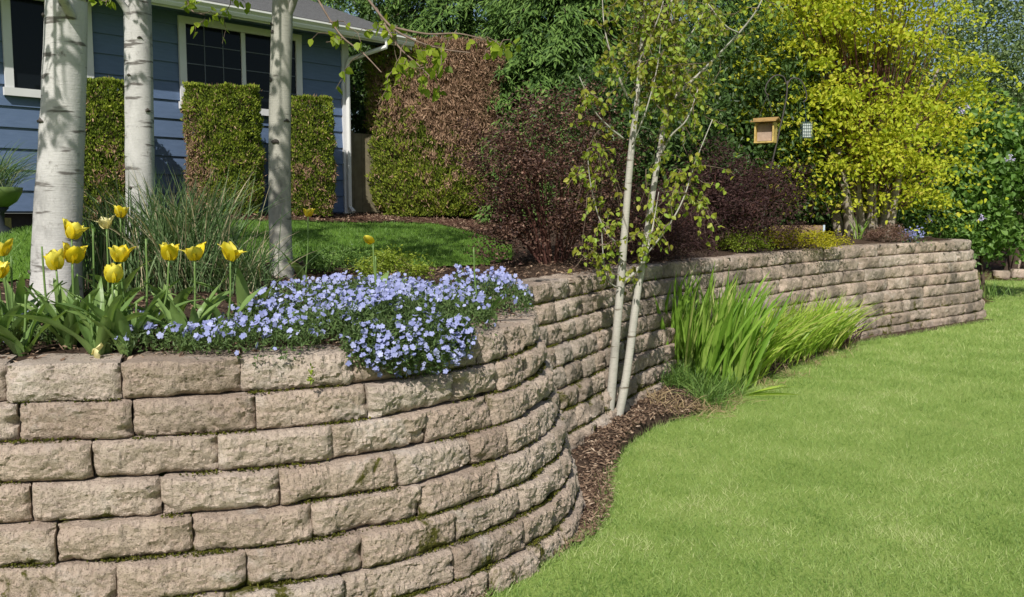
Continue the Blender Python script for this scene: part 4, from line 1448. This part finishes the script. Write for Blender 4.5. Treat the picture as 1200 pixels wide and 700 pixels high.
MB().add(*lathe([(.10, pz - .02), (.11, pz + .06), (.05, pz + .10), (.05, pz + .20), (.09, pz + .25)], pl[0], pl[1])).build('pedestal', M['pot_dark'], planter, smooth=True)
MB().add(*lathe([(.08, pz + .25), (.15, pz + .30), (.19, pz + .37), (.20, pz + .42), (.18, pz + .42), (.17, pz + .39)], pl[0], pl[1])).build('bowl', M['pot'], planter, smooth=True)
n = 240
base = np.array((pl[0], pl[1], pz + .38)) + rng.normal(size=(n, 3)) * np.array((.06, .06, 0))
d = rng.normal(size=(n, 3)) * .42; d[:, 2] = 1
add_blades(MB(), base, d, rng.uniform(.25, .62, n), .006, rng.uniform(.2, .7, n), np.clip(rng.normal(.4, .25, n), 0, 1), 6).build('foliage', M['orn_grass'], planter)
ps = at(2, 262, 7.9)
stub = MB()
add_box(stub, (ps[0] - .055, ps[1] - .055, tz(ps[0], ps[1]) - .1), (ps[0] + .055, ps[1] + .055, tz(ps[0], ps[1]) + .16))
tag(stub.build('timber_post', M['cedar_wood']), 'short yellowish timber post on the lawn at the left edge', 'post')

# ------------------------------------------------------------------ blue creeping phlox
def phlox(label, ells, nleaf, nflower, seed, hang=()):
    """ells: (x, y, rx, ry, h) mounds; the cushion drapes over the wall edge"""
    c = np.array([(e[0], e[1]) for e in ells]).mean(0)
    root = thing('creeping_phlox', label, 'flowers', (c[0], c[1], tz(*c)), 'pale blue creeping flower cushions on the wall top')

    def surf(xy):
        d, idx = cdist(xy)
        ins = in_poly(xy, UPPER)
        zg = np.where(ins, top_z(xy, d), 1.08)
        zg = np.where(ins & (d < .28), np.maximum(zg, 1.115), zg)
        h = np.full(len(xy), -1.)
        for (x, y, rx, ry, hh) in ells:
            q = ((xy[:, 0] - x) / rx) ** 2 + ((xy[:, 1] - y) / ry) ** 2
            h = np.maximum(h, np.where(q < 1, hh * np.sqrt(np.maximum(0, 1 - q)), -1))
        lum = np.array([mnoise.fractal(Vector((x * 6, y * 6, seed)), .8, 2, 3) for x, y in xy])
        ok = h > 0
        lim = .02 + .03 * lum
        over = np.where(ins, 0, d)
        ok &= (ins | (d < lim))
        return zg, h * (1 + .35 * lum) + .035, ok, over, lum

    def sample(n):
        out = []
        for (x, y, rx, ry, hh) in ells:
            k = int(n * rx * ry / sum(e[2] * e[3] for e in ells) * 1.15)
            a, r_ = rng.uniform(0, 2 * math.pi, k), np.sqrt(rng.random(k))
            out.append(np.column_stack([x + rx * r_ * np.cos(a), y + ry * r_ * np.sin(a)]))
        return np.concatenate(out)

    xy = sample(nleaf)
    zg, h, ok, over, lum = surf(xy)
    drop = over * 1.0 + np.maximum(0, over - .04) * 1.6
    z = zg + h * rng.random(len(xy)) ** .6 - drop * rng.uniform(.6, 1.1, len(xy))
    p = np.column_stack([xy, z])[ok]
    for (x, y, z_, r_) in hang:                 # cushions bulging over the wall edge
        q = rdir(2600) * (rng.random(2600) ** .4)[:, None] * r_ * np.array((1.1, 1, .95))
        p = np.vstack([p, q + np.array((x, y, z_))])
    n = len(p)
    add_leaves(MB(), p, rdir(n, (0, -.3, .7)), rdir(n, (0, -.4, .8)), rng.uniform(.014, .03, n), rng.uniform(.006, .010, n), np.clip(rng.normal(.45, .25, n), 0, 1), 'diamond').build('foliage', M['phlox_leaf'], root)['kind'] = 'stuff'
    # blossoms: five rounded petals each
    xy = sample(nflower)
    zg, h, ok, over, lum = surf(xy)
    drop = over * 1.0 + np.maximum(0, over - .04) * 1.6
    z = zg + h * rng.uniform(.85, 1.12, len(xy)) + .012 - drop
    keep = ok & (lum > -.18 + rng.normal(size=len(xy)) * .2)
    p = np.column_stack([xy, z])[keep]
    for (x, y, z_, r_) in hang:
        q = rdir(80, (.5, -1.1, .3)) * r_ * np.array((1.1, 1, .95)) * rng.uniform(.95, 1.15, 80)[:, None]
        p = np.vstack([p, q + np.array((x, y, z_))])
    n = len(p)
    nr = rdir(n, (-.35, -1.5, 1.5)) * .55 + rdir(n) * .25
    nr = norm(nr)
    ref = norm(np.cross(nr, rdir(n)))
    oth = np.cross(nr, ref)
    rad = rng.uniform(.0085, .0145, n)
    t = np.clip(rng.normal(.5, .28, n), 0, 1)
    mb = MB()
    for k in range(5):
        a = 2 * math.pi * k / 5
        ax = ref * math.cos(a) + oth * math.sin(a)
        sd = np.cross(nr, ax)
        lift = rng.uniform(-.15, .25, n)[:, None]
        R0 = rad[:, None]
        V = np.stack([p, p + ax * R0 * .55 - sd * R0 * .42, p + ax * R0 * .98 - sd * R0 * .28 + nr * R0 * lift, p + ax * R0 * .98 + sd * R0 * .28 + nr * R0 * lift, p + ax * R0 * .55 + sd * R0 * .42], 1)
        mb.add(V.reshape(-1, 3), np.arange(n)[:, None] * 5 + np.array([[0, 1, 2, 3, 4]]), np.repeat(t, 5))
    o = mb.build('blossom', M['phlox'], root)
    o['kind'] = 'stuff'
    return root


phlox('largest pale blue flower cushion spilling over the wall cap in the middle', [(-.62, 3.72, .42, .40, .13), (-.50, 4.15, .42, .55, .15), (-.85, 4.3, .45, .55, .13), (-.38, 3.76, .26, .24, .10), (-.33, 4.35, .26, .35, .13), (-.6, 4.8, .5, .4, .12)], 16000, 1250, 1, [(-.60, 3.64, 1.12, .10), (-.50, 3.70, 1.10, .12), (-.38, 3.80, 1.085, .13), (-.28, 3.92, 1.12, .11)])
phlox('low pale blue flower mat right of the tulip leaves', [(-1.08, 3.62, .30, .24, .07), (-.98, 3.95, .34, .3, .10), (-1.2, 3.55, .2, .16, .05), (-1.42, 3.58, .24, .16, .06)], 5200, 380, 2)
phlox('small pale blue flower mound at the step of the wall', [(-.12, 4.95, .24, .30, .15), (-.25, 5.1, .3, .3, .15), (-.03, 5.15, .15, .22, .14)], 3800, 330, 3)
phlox('sparse pale blue flower patch under tulip leaves at the left edge', [(-2.05, 3.75, .25, .2, .07), (-1.75, 3.85, .3, .2, .08)], 2000, 90, 4)

# ------------------------------------------------------------------ tulips
def petal(mb, c, up, a, size, opening, t, twist=0.0):
    """one cupped petal of a tulip head"""
    up = norm(up)
    e1 = norm(np.cross(up, (0.3, .9, .1)))
    e2 = np.cross(up, e1)
    rad = e1 * math.cos(a) + e2 * math.sin(a)
    sd = np.cross(up, rad)
    nu, nv = 4, 6
    V = []
    for i in range(nv + 1):
        s = i / nv
        r_ = size * (.10 + .34 * math.sin(min(1, s * 1.25) * math.pi / 2) + opening * s ** 2.2 * .38)
        hgt = size * (1.12 * s - opening * .22 * s ** 3)
        wd = size * .44 * math.sin(math.pi * (.12 + .82 * s) ** .9) ** .7
        for j in range(nu + 1):
            q = (j / nu - .5) * 2
            cup = (1 - .30 * q * q)
            V.append(c + up * (hgt - .06 * size * abs(q) * s) + rad * r_ * cup + sd * (wd * q + twist * s * size * .1) + up * .02 * size * math.sin(q * 5 + a * 3) * s)
    i, j = np.meshgrid(np.arange(nv), np.arange(nu), indexing='ij')
    i, j = i.ravel(), j.ravel()
    k = nu + 1
    tv = np.clip(np.repeat(np.linspace(-.3, .3, nv + 1), nu + 1) + t + rng.normal(size=(nv + 1) * (nu + 1)) * .10, 0, 1)
    mb.add(V, np.stack([i * k + j, i * k + j + 1, (i + 1) * k + j + 1, (i + 1) * k + j], 1), tv)


def tulip_leaf(mb, base, direc, L, W, bend, t, twist):
    direc = norm(np.asarray(direc, float))
    hor = norm(np.array((direc[0], direc[1], 0)) + 1e-6)
    sd = np.array((-hor[1], hor[0], 0))
    V = []
    nv = 9
    for i in range(nv + 1):
        s = i / nv
        c = base + direc * L * s + hor * bend * L * s * s - np.array((0, 0, 1)) * bend * L * .6 * s ** 3
        wd = W * .5 * (math.sin(math.pi * min(1, .10 + .90 * s) ** .75)) ** .8 + .0012
        aa = twist * s
        s2 = sd * math.cos(aa) + np.array((0, 0, 1)) * math.sin(aa)
        up = norm(np.cross(s2, direc))
        for q in (-1, -.5, 0, .5, 1):
            V.append(c + s2 * wd * q + up * wd * (.55 * abs(q) * (1 - s * .5)) * (-1) + up * .004 * math.sin(s * 14 + q * 2))
    i, j = np.meshgrid(np.arange(nv), np.arange(4), indexing='ij')
    i, j = i.ravel(), j.ravel()
    mb.add(V, np.stack([i * 5 + j, i * 5 + j + 1, (i + 1) * 5 + j + 1, (i + 1) * 5 + j], 1), t)


def tulip(label, u, v, Yq, size, opening=.4, tilt=(0, 0), nleaf=3, mat='tulip', bx=None, dropped=0, leafL=.29):
    head = at(u, v + 8, Yq)
    bx = rng.uniform(-.05, .05) if bx is None else bx
    b = np.array((head[0] + bx, Yq + rng.uniform(-.03, .03), 0))
    b[2] = tz(b[0], b[1]) - .01
    root = thing('tulip', label, 'tulip', b, 'yellow tulips in the upper bed')
    st = spline([b, b * .5 + head * .5 + np.array((bx * -.3, 0, .0)), head], 5)
    add_tube(MB(), st, np.linspace(.0052, .0040, len(st)), 7, t=rng.uniform(.4, .7)).build('stem', M['tulip_green'], root, smooth=True)
    if mat:
        mb = MB()
        up = norm(np.array((tilt[0], tilt[1], 1.)))
        a0 = rng.uniform(0, 6)
        for k in range(6 - dropped):
            petal(mb, head, up, a0 + k * math.pi / 3, size * .93 * rng.uniform(.82, 1.15) * (.95 if k % 2 else 1.03), (opening + .15) * rng.uniform(.4, 1.7), rng.uniform(.2, .9), rng.uniform(-.6, .6))
        mb.build('flower', M[mat], root, smooth=True)
    for k in range(nleaf):
        a = rng.uniform(0, 2 * math.pi)
        dd = np.array((math.cos(a) * .75, math.sin(a) * .5 - .12, rng.uniform(1.1, 2.6)))
        mb = MB()
        tulip_leaf(mb, b + np.array((math.cos(a), math.sin(a), 0)) * .012, dd, leafL * rng.uniform(.75, 1.2), rng.uniform(.042, .068), rng.uniform(.1, .5), rng.uniform(.25, .95), rng.uniform(-.7, .7))
        mb.build('leaf', M['tulip_green'], root, smooth=True)
    return root


def spent(label, u, v, Yq, nleaf=2, leafL=.2):
    return tulip(label, u, v - 8, Yq, .02, nleaf=nleaf, mat=None, leafL=leafL)


tulip('yellow tulip standing highest in front of the thickest birch trunk', 84, 272, 3.78, .078, .55, (.25, .1), 3)
tulip('yellow tulip lower left of the pair before the thickest birch trunk', 66, 308, 3.62, .076, .15, (-.1, -.1), 4)
tulip('wide open yellow tulip just right of its lower neighbour on thick birch', 85, 300, 3.66, .080, .6, (.25, -.1), 3)
tulip('lowest yellow tulip, closed cup, above the broad tulip leaves', 132, 323, 3.55, .076, .15, (.12, -.05), 4)
tulip('ragged yellow tulip just above the lowest closed tulip', 140, 299, 3.72, .074, .5, (.1, 0), 3)
tulip('yellow tulip with leaning stem, left of the three in a row', 198, 297, 3.72, .074, .5, (.15, 0), 2, bx=-.12)
tulip('yellow tulip in the middle of the three in a row', 228, 297, 3.80, .076, .8, (.0, -.15), 2, bx=-.02)
tulip('yellow tulip on the right of the three in a row', 270, 297, 3.85, .082, .9, (.3, -.1), 3, bx=-.03)
tulip('small yellow tulip high against the second birch trunk foot', 141, 247, 4.5, .062, .5, (.2, 0), 2)
tulip('faded cream tulip left of the small one near second birch', 125, 260, 4.4, .066, .7, (-.1, -.1), 1, 'tulip_pale')
tulip('solitary small yellow tulip right of third birch trunk against the lawn', 361, 246, 5.7, .066, .7, (.1, 0), 2)
tulip('wilted curling yellow tulip above the blue flowers and lime shrub', 437, 277, 4.7, .062, .9, (-.6, -.2), 2, dropped=3, leafL=.22)
tulip('wilted yellow tulip cut by the left photo edge, upper of two', 4, 292, 3.75, .072, .5, (-.1, 0), 3, dropped=2)
tulip('yellow tulip cut by the left photo edge, lower of two', -2, 318, 3.65, .074, .4, (.1, 0), 3)
spent('bare tulip stalk in front of the left side of thick birch', 49, 289, 3.7)
spent('bare tulip stalk just right of the thick birch trunk', 109, 268, 3.8)
spent('bare tulip stalk between lowest tulip and leaning tulip', 171, 280, 3.75)
spent('bare tulip stalk with dark tip near the left edge', 13, 300, 3.7, 3)
spent('bare tulip stalk with two upright leaves between the blue flower cushions', 555, 290, 4.55, 3, .25)
spent('leafy tulip without flower at the left end of the bed', 30, 345, 3.52, 7, .31)
spent('leafy tulip without flower in the middle of the leaf clump', 105, 345, 3.50, 8, .31)
spent('leafy tulip without flower right of the lowest tulip', 160, 355, 3.52, 7, .30)
spent('leafy tulip without flower beside the blue flower mat', 235, 365, 3.75, 5, .26)
spent('leafy tulip without flower between the two leaf clumps under the lowest tulip', 132, 338, 3.6, 8, .30)
spent('leafy tulip without flower in front of the thick birch base', 70, 335, 3.62, 8, .32)
spent('leafy tulip without flower behind the lowest tulip near the reedy grass', 118, 330, 3.95, 7, .34)
spent('leafy tulip without flower behind the leaning tulip stem', 190, 345, 3.95, 6, .32)
spent('leafy tulip without flower left of the thick birch base', 20, 330, 3.8, 7, .33)
spent('leafy tulip without flower between leaf clump and blue flower mat', 205, 360, 3.58, 6, .27)
spent('leafy tulip without flower behind the right one of the three in a row', 285, 345, 4.1, 5, .28)
spent('pair of upright tulip leaves standing in the largest blue flower cushion', 440, 300, 4.45, 5, .26)
spent('leafy tulip at the wall edge by the left frame border', -15, 350, 3.50, 7, .31)
# fallen petal on the wall cap
fpz = at(110, 410, 3.42)
mb = MB()
for k in range(2):
    petal(mb, np.array((fpz[0], fpz[1], 1.117)), (.9, -.3, .35), k * 1.6, .055, .5, .5)
tag(mb.build('fallen_petal', M['tulip_pale'], smooth=True), 'fallen pale yellow tulip petals lying on the wall cap', 'petal')

# little weed growing from a joint of the cap
wp = at(366, 440, 3.43)
wd = MB()
n = 26
q = np.column_stack([rng.normal(size=n) * .006, np.full(n, -.012) + rng.normal(size=n) * .004, rng.uniform(-.03, .04, n)])
add_leaves(wd, wp + q, rdir(n, (0, -.6, .5)), rdir(n, (0, -1, .5)), .017, .009, rng.random(n), 'ovate')
tag(wd.build('weed', M['lime']), 'tiny green weed growing in a joint of the top course', 'weed')

# small blue flowers on the far wall top
sf = at(1068, 282, 13.4)
bl = thing('blue_flowers', 'tiny violet blue flower clump beside the heather mound on the far wall', 'flowers', (sf[0], sf[1], tz(sf[0], sf[1])))
n = 160
q = rng.normal(size=(n, 3)) * np.array((.10, .08, .05)) + np.array((sf[0], sf[1], tz(sf[0], sf[1]) + .14))
add_leaves(MB(), q, rdir(n), rdir(n, (0, -1, .6)), .035, .03, rng.random(n) * .4, 'diamond').build('blossom', M['phlox'], bl)['kind'] = 'stuff'
q = rng.normal(size=(n, 3)) * np.array((.11, .08, .04)) + np.array((sf[0], sf[1], tz(sf[0], sf[1]) + .07))
add_leaves(MB(), q, rdir(n), rdir(n, (0, -1, .6)), .05, .02, rng.random(n), 'diamond').build('foliage', M['phlox_leaf'], bl)
for (u, lab) in ((1005, 'strappy green bulb leaves at the foot of golden maple stems'), (1150, 'strappy bulb leaves behind the curled end of the wall')):
    p = at(u, 285, 13.5 if u < 1100 else 17.3)
    z = tz(p[0], p[1])
    root = thing('bulb_leaves', lab, 'plant', (p[0], p[1], z))
    n = 14 if u < 1100 else 90
    base = np.array((p[0], p[1], z)) + rng.normal(size=(n, 3)) * np.array((.04 if u < 1100 else .35, .04, 0))
    d = rng.normal(size=(n, 3)) * .25; d[:, 2] = 1
    add_blades(MB(), base, d, rng.uniform(.2, .42, n), .018, .2, rng.random(n), 4).build('foliage', M['iris' if u < 1100 else 'fern'], root)

# ------------------------------------------------------------------ bird feeders on a shepherd hook
YF = 12.1
pb_ = at(892, 275, YF)
hook = thing('shepherd_hook', 'thin dark double shepherd hook rising from the purple maple', 'hook', (pb_[0], pb_[1], tz(pb_[0], pb_[1])))
b0 = pb_.copy(); b0[2] = tz(pb_[0], pb_[1]) - .1
add_tube(MB(), spline([b0, at(899, 220, YF), at(912, 160, YF), at(921, 118, YF), at(923, 95, YF)], 6), .011, 7).build('pole', M['iron'], hook, smooth=True)
add_tube(MB(), spline([at(922, 100, YF), at(918, 90, YF), at(908, 89, YF), at(899, 98, YF), at(897, 108, YF), at(901, 112, YF)], 6), .009, 7).build('arm', M['iron'], hook, smooth=True)
add_tube(MB(), spline([at(922, 100, YF), at(928, 92, YF), at(938, 94, YF), at(944, 106, YF), at(945, 116, YF), at(941, 120, YF)], 6), .009, 7).build('arm', M['iron'], hook, smooth=True)
fc = at(897, 168, YF)
feeder = thing('bird_feeder', 'yellow wooden house-shaped bird feeder hanging on the hook', 'bird feeder', fc)
ya = R(-32)
ff = ((fc[0], fc[1], 0), (math.cos(ya), math.sin(ya), 0), (-math.sin(ya), math.cos(ya), 0))
z0 = fc[2]
mb = MB()
add_box(mb, (-.13, -.10, z0), (.13, .10, z0 + .018), frame=ff)
mb.build('tray', M['cedar_wood'], feeder)
for x0, x1 in ((-.13, -.112), (.112, .13)):
    add_box(MB(), (x0, -.085, z0 + .019), (x1, .085, z0 + .27), frame=ff).build('side_panel', M['cedar_wood'], feeder)
add_box(MB(), (-.111, -.012, z0 + .03), (.111, -.004, z0 + .26), frame=ff).build('seed_panel', M['seed_wood'], feeder)
mb = MB()
for sgn in (-1, 1):
    V = []
    for x in (-.17, .17):
        for (y, zz) in ((0, z0 + .325), (sgn * .14, z0 + .275), (sgn * .14, z0 + .29), (0, z0 + .342)):
            V.append(np.array(ff[0]) + np.array(ff[1]) * x + np.array(ff[2]) * y + np.array((0, 0, zz)))
    mb.add(V, np.array([(0, 1, 2, 3), (4, 7, 6, 5), (0, 4, 5, 1), (1, 5, 6, 2), (2, 6, 7, 3), (3, 7, 4, 0)]))
mb.build('roof', M['cedar_roof'], feeder)
mb = MB()
tp = at(899, 111, YF)
for x in (-.1, .1):
    add_tube(mb, [np.array(ff[0]) + np.array(ff[1]) * x + np.array((0, 0, z0 + .33)), tp], .003, 5)
mb.build('hanger', M['iron'], feeder)
sc_ = at(945, 162, YF)
suet = thing('suet_feeder', 'small grey green caged suet feeder hanging right of the wooden feeder', 'bird feeder', sc_)
add_box(MB(), (sc_[0] - .055, sc_[1] - .025, sc_[2] + .012), (sc_[0] + .055, sc_[1] + .025, sc_[2] + .19)).build('suet_cake', M['suet'], suet)
mb = MB()
for x in np.linspace(-.066, .066, 6):
    for y in (-.034, .034):
        add_tube(mb, [(sc_[0] + x, sc_[1] + y, sc_[2]), (sc_[0] + x, sc_[1] + y, sc_[2] + .21)], .003, 4)
for z_ in np.linspace(0, .21, 6):
    for y in (-.034, .034):
        add_tube(mb, [(sc_[0] - .068, sc_[1] + y, sc_[2] + z_), (sc_[0] + .068, sc_[1] + y, sc_[2] + z_)], .003, 4)
add_tube(mb, [(sc_[0], sc_[1], sc_[2] + .21), at(942, 120, YF)], .003, 4)
mb.build('cage', M['wire'], suet)

# timber planter edge and plant tag behind the yellow shrub
tb = at(935, 268, 12.6)
tbz = tz(tb[0], tb[1])
tim = MB()
tfr = ((tb[0], tb[1], 0), (math.cos(R(12)), math.sin(R(12)), 0), (-math.sin(R(12)), math.cos(R(12)), 0))
add_box(tim, (-.42, -.05, tbz - .05), (.40, .05, tbz + .11), frame=tfr)
add_box(tim, (-.40, -.045, tbz + .113), (.36, .045, tbz + .23), frame=tfr)
tag(tim.build('timber_edging', M['old_timber']), 'weathered brown stacked timbers behind the yellow groundcover', 'timber edging')
tg = at(965, 280, 12.3)
tgz = tz(tg[0], tg[1])
tgm = MB()
add_box(tgm, (tg[0] - .012, tg[1] - .004, tgz - .03), (tg[0] + .012, tg[1] + .004, tgz + .26))
add_box(tgm, (tg[0] - .014, tg[1] - .009, tgz + .20), (tg[0] + .014, tg[1] - .005, tgz + .27))
tag(tgm.build('plant_marker', M['plant_tag']), 'thin pale blue plant marker stake right of the timbers', 'plant marker')

# low stone edging, boulders and a red plant at the far right
for q, (u, v, Yq, sx, lab) in enumerate(((1176, 322, 22.6, .42, 'brown stone block at the far bed edge right of the wall end'), (1196, 318, 23.2, .40, 'brown stone block at the right frame edge of far bed'), (1190, 300, 24.5, .40, 'upper grey stone farther back in the far bark bed'))):
    p = at(u, v, Yq)
    V, Fs, J = make_block(np.array((p[0] - sx / 2, p[1])), np.array((p[0] + sx / 2, p[1])), np.array((0, -1.)), np.array((0, -1.)), .0 if q < 2 else .0, .24 if q < 2 else .45, .04, 900 + q)
    o = MB().add(V, Fs, rng.random()).build('garden_stone', M['stone'], smooth=True)
    set_attr(o, 'joint', J)
    set_attr(o, 'weather_shade', np.full(len(J), .6))
    tag(o, lab, 'stone', 'stones edging the far bed')
leafy('maroon_shrub', 'small maroon leaved shrub at the right edge behind the stones', 'shrub', 1202, 25.5, 1.7, (.7, .4, .6), 60, 40, .12, 'lace', (.08, .04), 41, trunk=.02, base_z=0)
leafy('leafy_bush', 'bright green lilac suckers low at the right beyond the wall end', 'bush', 1190, 26.5, 1.25, (1.1, .6, .95), 110, 34, .14, 'lilac', (.10, .07), 42, trunk=.03, base_z=0)

# ------------------------------------------------------------------ grass blades and mulch
def lawn_blades():
    N = 420000
    Yq = 3.2 * (26 / 3.2) ** rng.random(N)
    half = .62 * Yq + .9
    X = rng.uniform(-.9, 1, N) * half
    xy = np.column_stack([X, Yq])
    xy = xy[xy[:, 0] > -.9]
    low = ~in_poly(xy, UPPER) & ~in_poly(xy + np.column_stack([rng.normal(size=len(xy)) * .035, rng.normal(size=len(xy)) * .035]), LOWBED)
    xy = xy[low]
    d, _ = cdist(xy)
    xy = xy[d > .26]
    n = len(xy)
    yy = xy[:, 1]
    pat = np.array([mnoise.fractal(Vector((x * 2.1, y * 1.7, 0)), .8, 2, 3) for x, y in xy])
    pat2 = np.array([mnoise.noise(Vector((x * 7, y * 7, 5))) for x, y in xy])
    scl = np.maximum(1, yy / 7)
    L = rng.uniform(.022, .055, n) * (1 + .45 * pat2) * np.minimum(scl, 1.5)
    d = rng.normal(size=(n, 3)) * .75
    d[:, 2] = 1
    p = np.column_stack([xy, np.full(n, -.003)])
    t = np.clip(.45 + .40 * pat + .20 * pat2 + rng.normal(size=n) * .2 + (rng.random(n) < .02) * .35, 0, 1)
    mb = MB()
    add_leaves(mb, p, d, rdir(n), L, rng.uniform(.0024, .0046, n) * scl, t, 'tri', curl=.0)
    qi = rng.integers(len(_e) // 12, len(_e), 5200)          # longer untrimmed blades along the bed edge
    pe = _e[qi] + rng.normal(size=(5200, 2)) * .028
    de = rng.normal(size=(5200, 3)) * .8
    de[:, 2] = 1
    add_leaves(mb, np.column_stack([pe, np.full(5200, .002)]), de, rdir(5200), rng.uniform(.03, .075, 5200), rng.uniform(.003, .0055, 5200), np.clip(rng.normal(.45, .25, 5200), 0, 1), 'tri')
    tag(mb.build('lawn_grass', M['lawn_blade']), 'short mown bright green grass of the lower lawn', 'grass', kind='stuff')


lawn_blades()
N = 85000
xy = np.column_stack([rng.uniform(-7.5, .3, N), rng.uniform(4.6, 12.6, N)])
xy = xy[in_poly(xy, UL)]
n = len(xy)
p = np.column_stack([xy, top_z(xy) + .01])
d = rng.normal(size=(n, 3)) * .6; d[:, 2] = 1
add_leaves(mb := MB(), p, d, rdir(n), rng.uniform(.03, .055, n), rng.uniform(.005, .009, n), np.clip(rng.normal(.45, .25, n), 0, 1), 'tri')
tag(mb.build('upper_grass', M['upper_blade']), 'green mown grass of the upper lawn before the house', 'grass', kind='stuff')

mb = MB()
N = 15000
qi = (rng.random(N) ** .8 * len(_e) * .72 + len(_e) * .10).astype(int)
qq = rng.random(N)[:, None] ** .9 * .95 + .0
xy = _e[qi] * (1 - qq) + _in[qi] * qq + rng.normal(size=(N, 2)) * .015
qi = rng.integers(int(len(_e) * .08), int(len(_e) * .8), 4500)
qq = rng.random(4500)[:, None] ** 1.4 * .35 - .03
xy = np.vstack([xy, _e[qi] * (1 - qq) + _in[qi] * qq])
p = np.column_stack([xy, np.maximum(bed_z(xy), .012) + .012])
n = len(p)
add_leaves(mb, p, rdir(n) * np.array((1, 1, .35)), rdir(n, (0, 0, 1.6)), rng.uniform(.012, .05, n), rng.uniform(.005, .016, n), np.clip(rng.normal(.42, .27, n), 0, 1), 'diamond', .1)
tag(mb.build('bark_chips', M['chip']), 'brown bark chips scattered on the lower bed', 'bark chips', kind='stuff')
mb = MB()
N = 14000
xy = np.column_stack([rng.uniform(-5.2, .8, N), rng.uniform(9, 14.2, N)])
xy = xy[in_poly(xy, MU)]
p = np.column_stack([xy, top_z(xy) + .03])
n = len(p)
add_leaves(mb, p, rdir(n) * np.array((1, 1, .35)), rdir(n, (0, 0, 1.6)), rng.uniform(.02, .07, n), rng.uniform(.01, .025, n), np.clip(rng.normal(.4, .22, n), 0, .8), 'diamond', .1)
tag(mb.build('mulch_chips', M['chip']), 'reddish bark mulch before the hedges', 'bark chips', kind='stuff')
mb = MB()
N = 26000
xy = np.column_stack([rng.uniform(-3.2, 2.5, N), rng.uniform(3.2, 9, N)])
dd, _ = cdist(xy)
xy = xy[in_poly(xy, UPPER) & (dd > .05) & ~in_poly(xy, UL)]
n = len(xy)
p = np.column_stack([xy, np.maximum(top_z(xy), np.where(cdist(xy)[0] < .27, 1.0, 0)) + .014])
add_leaves(mb, p, rdir(n) * np.array((1, 1, .35)), rdir(n, (0, 0, 1.6)), rng.uniform(.012, .05, n), rng.uniform(.005, .016, n), np.clip(rng.normal(.35, .25, n), 0, 1), 'diamond', .1)
tag(mb.build('bed_litter', M['chip']), 'brown leaf litter and bark on the upper bed', 'leaf litter', kind='stuff')
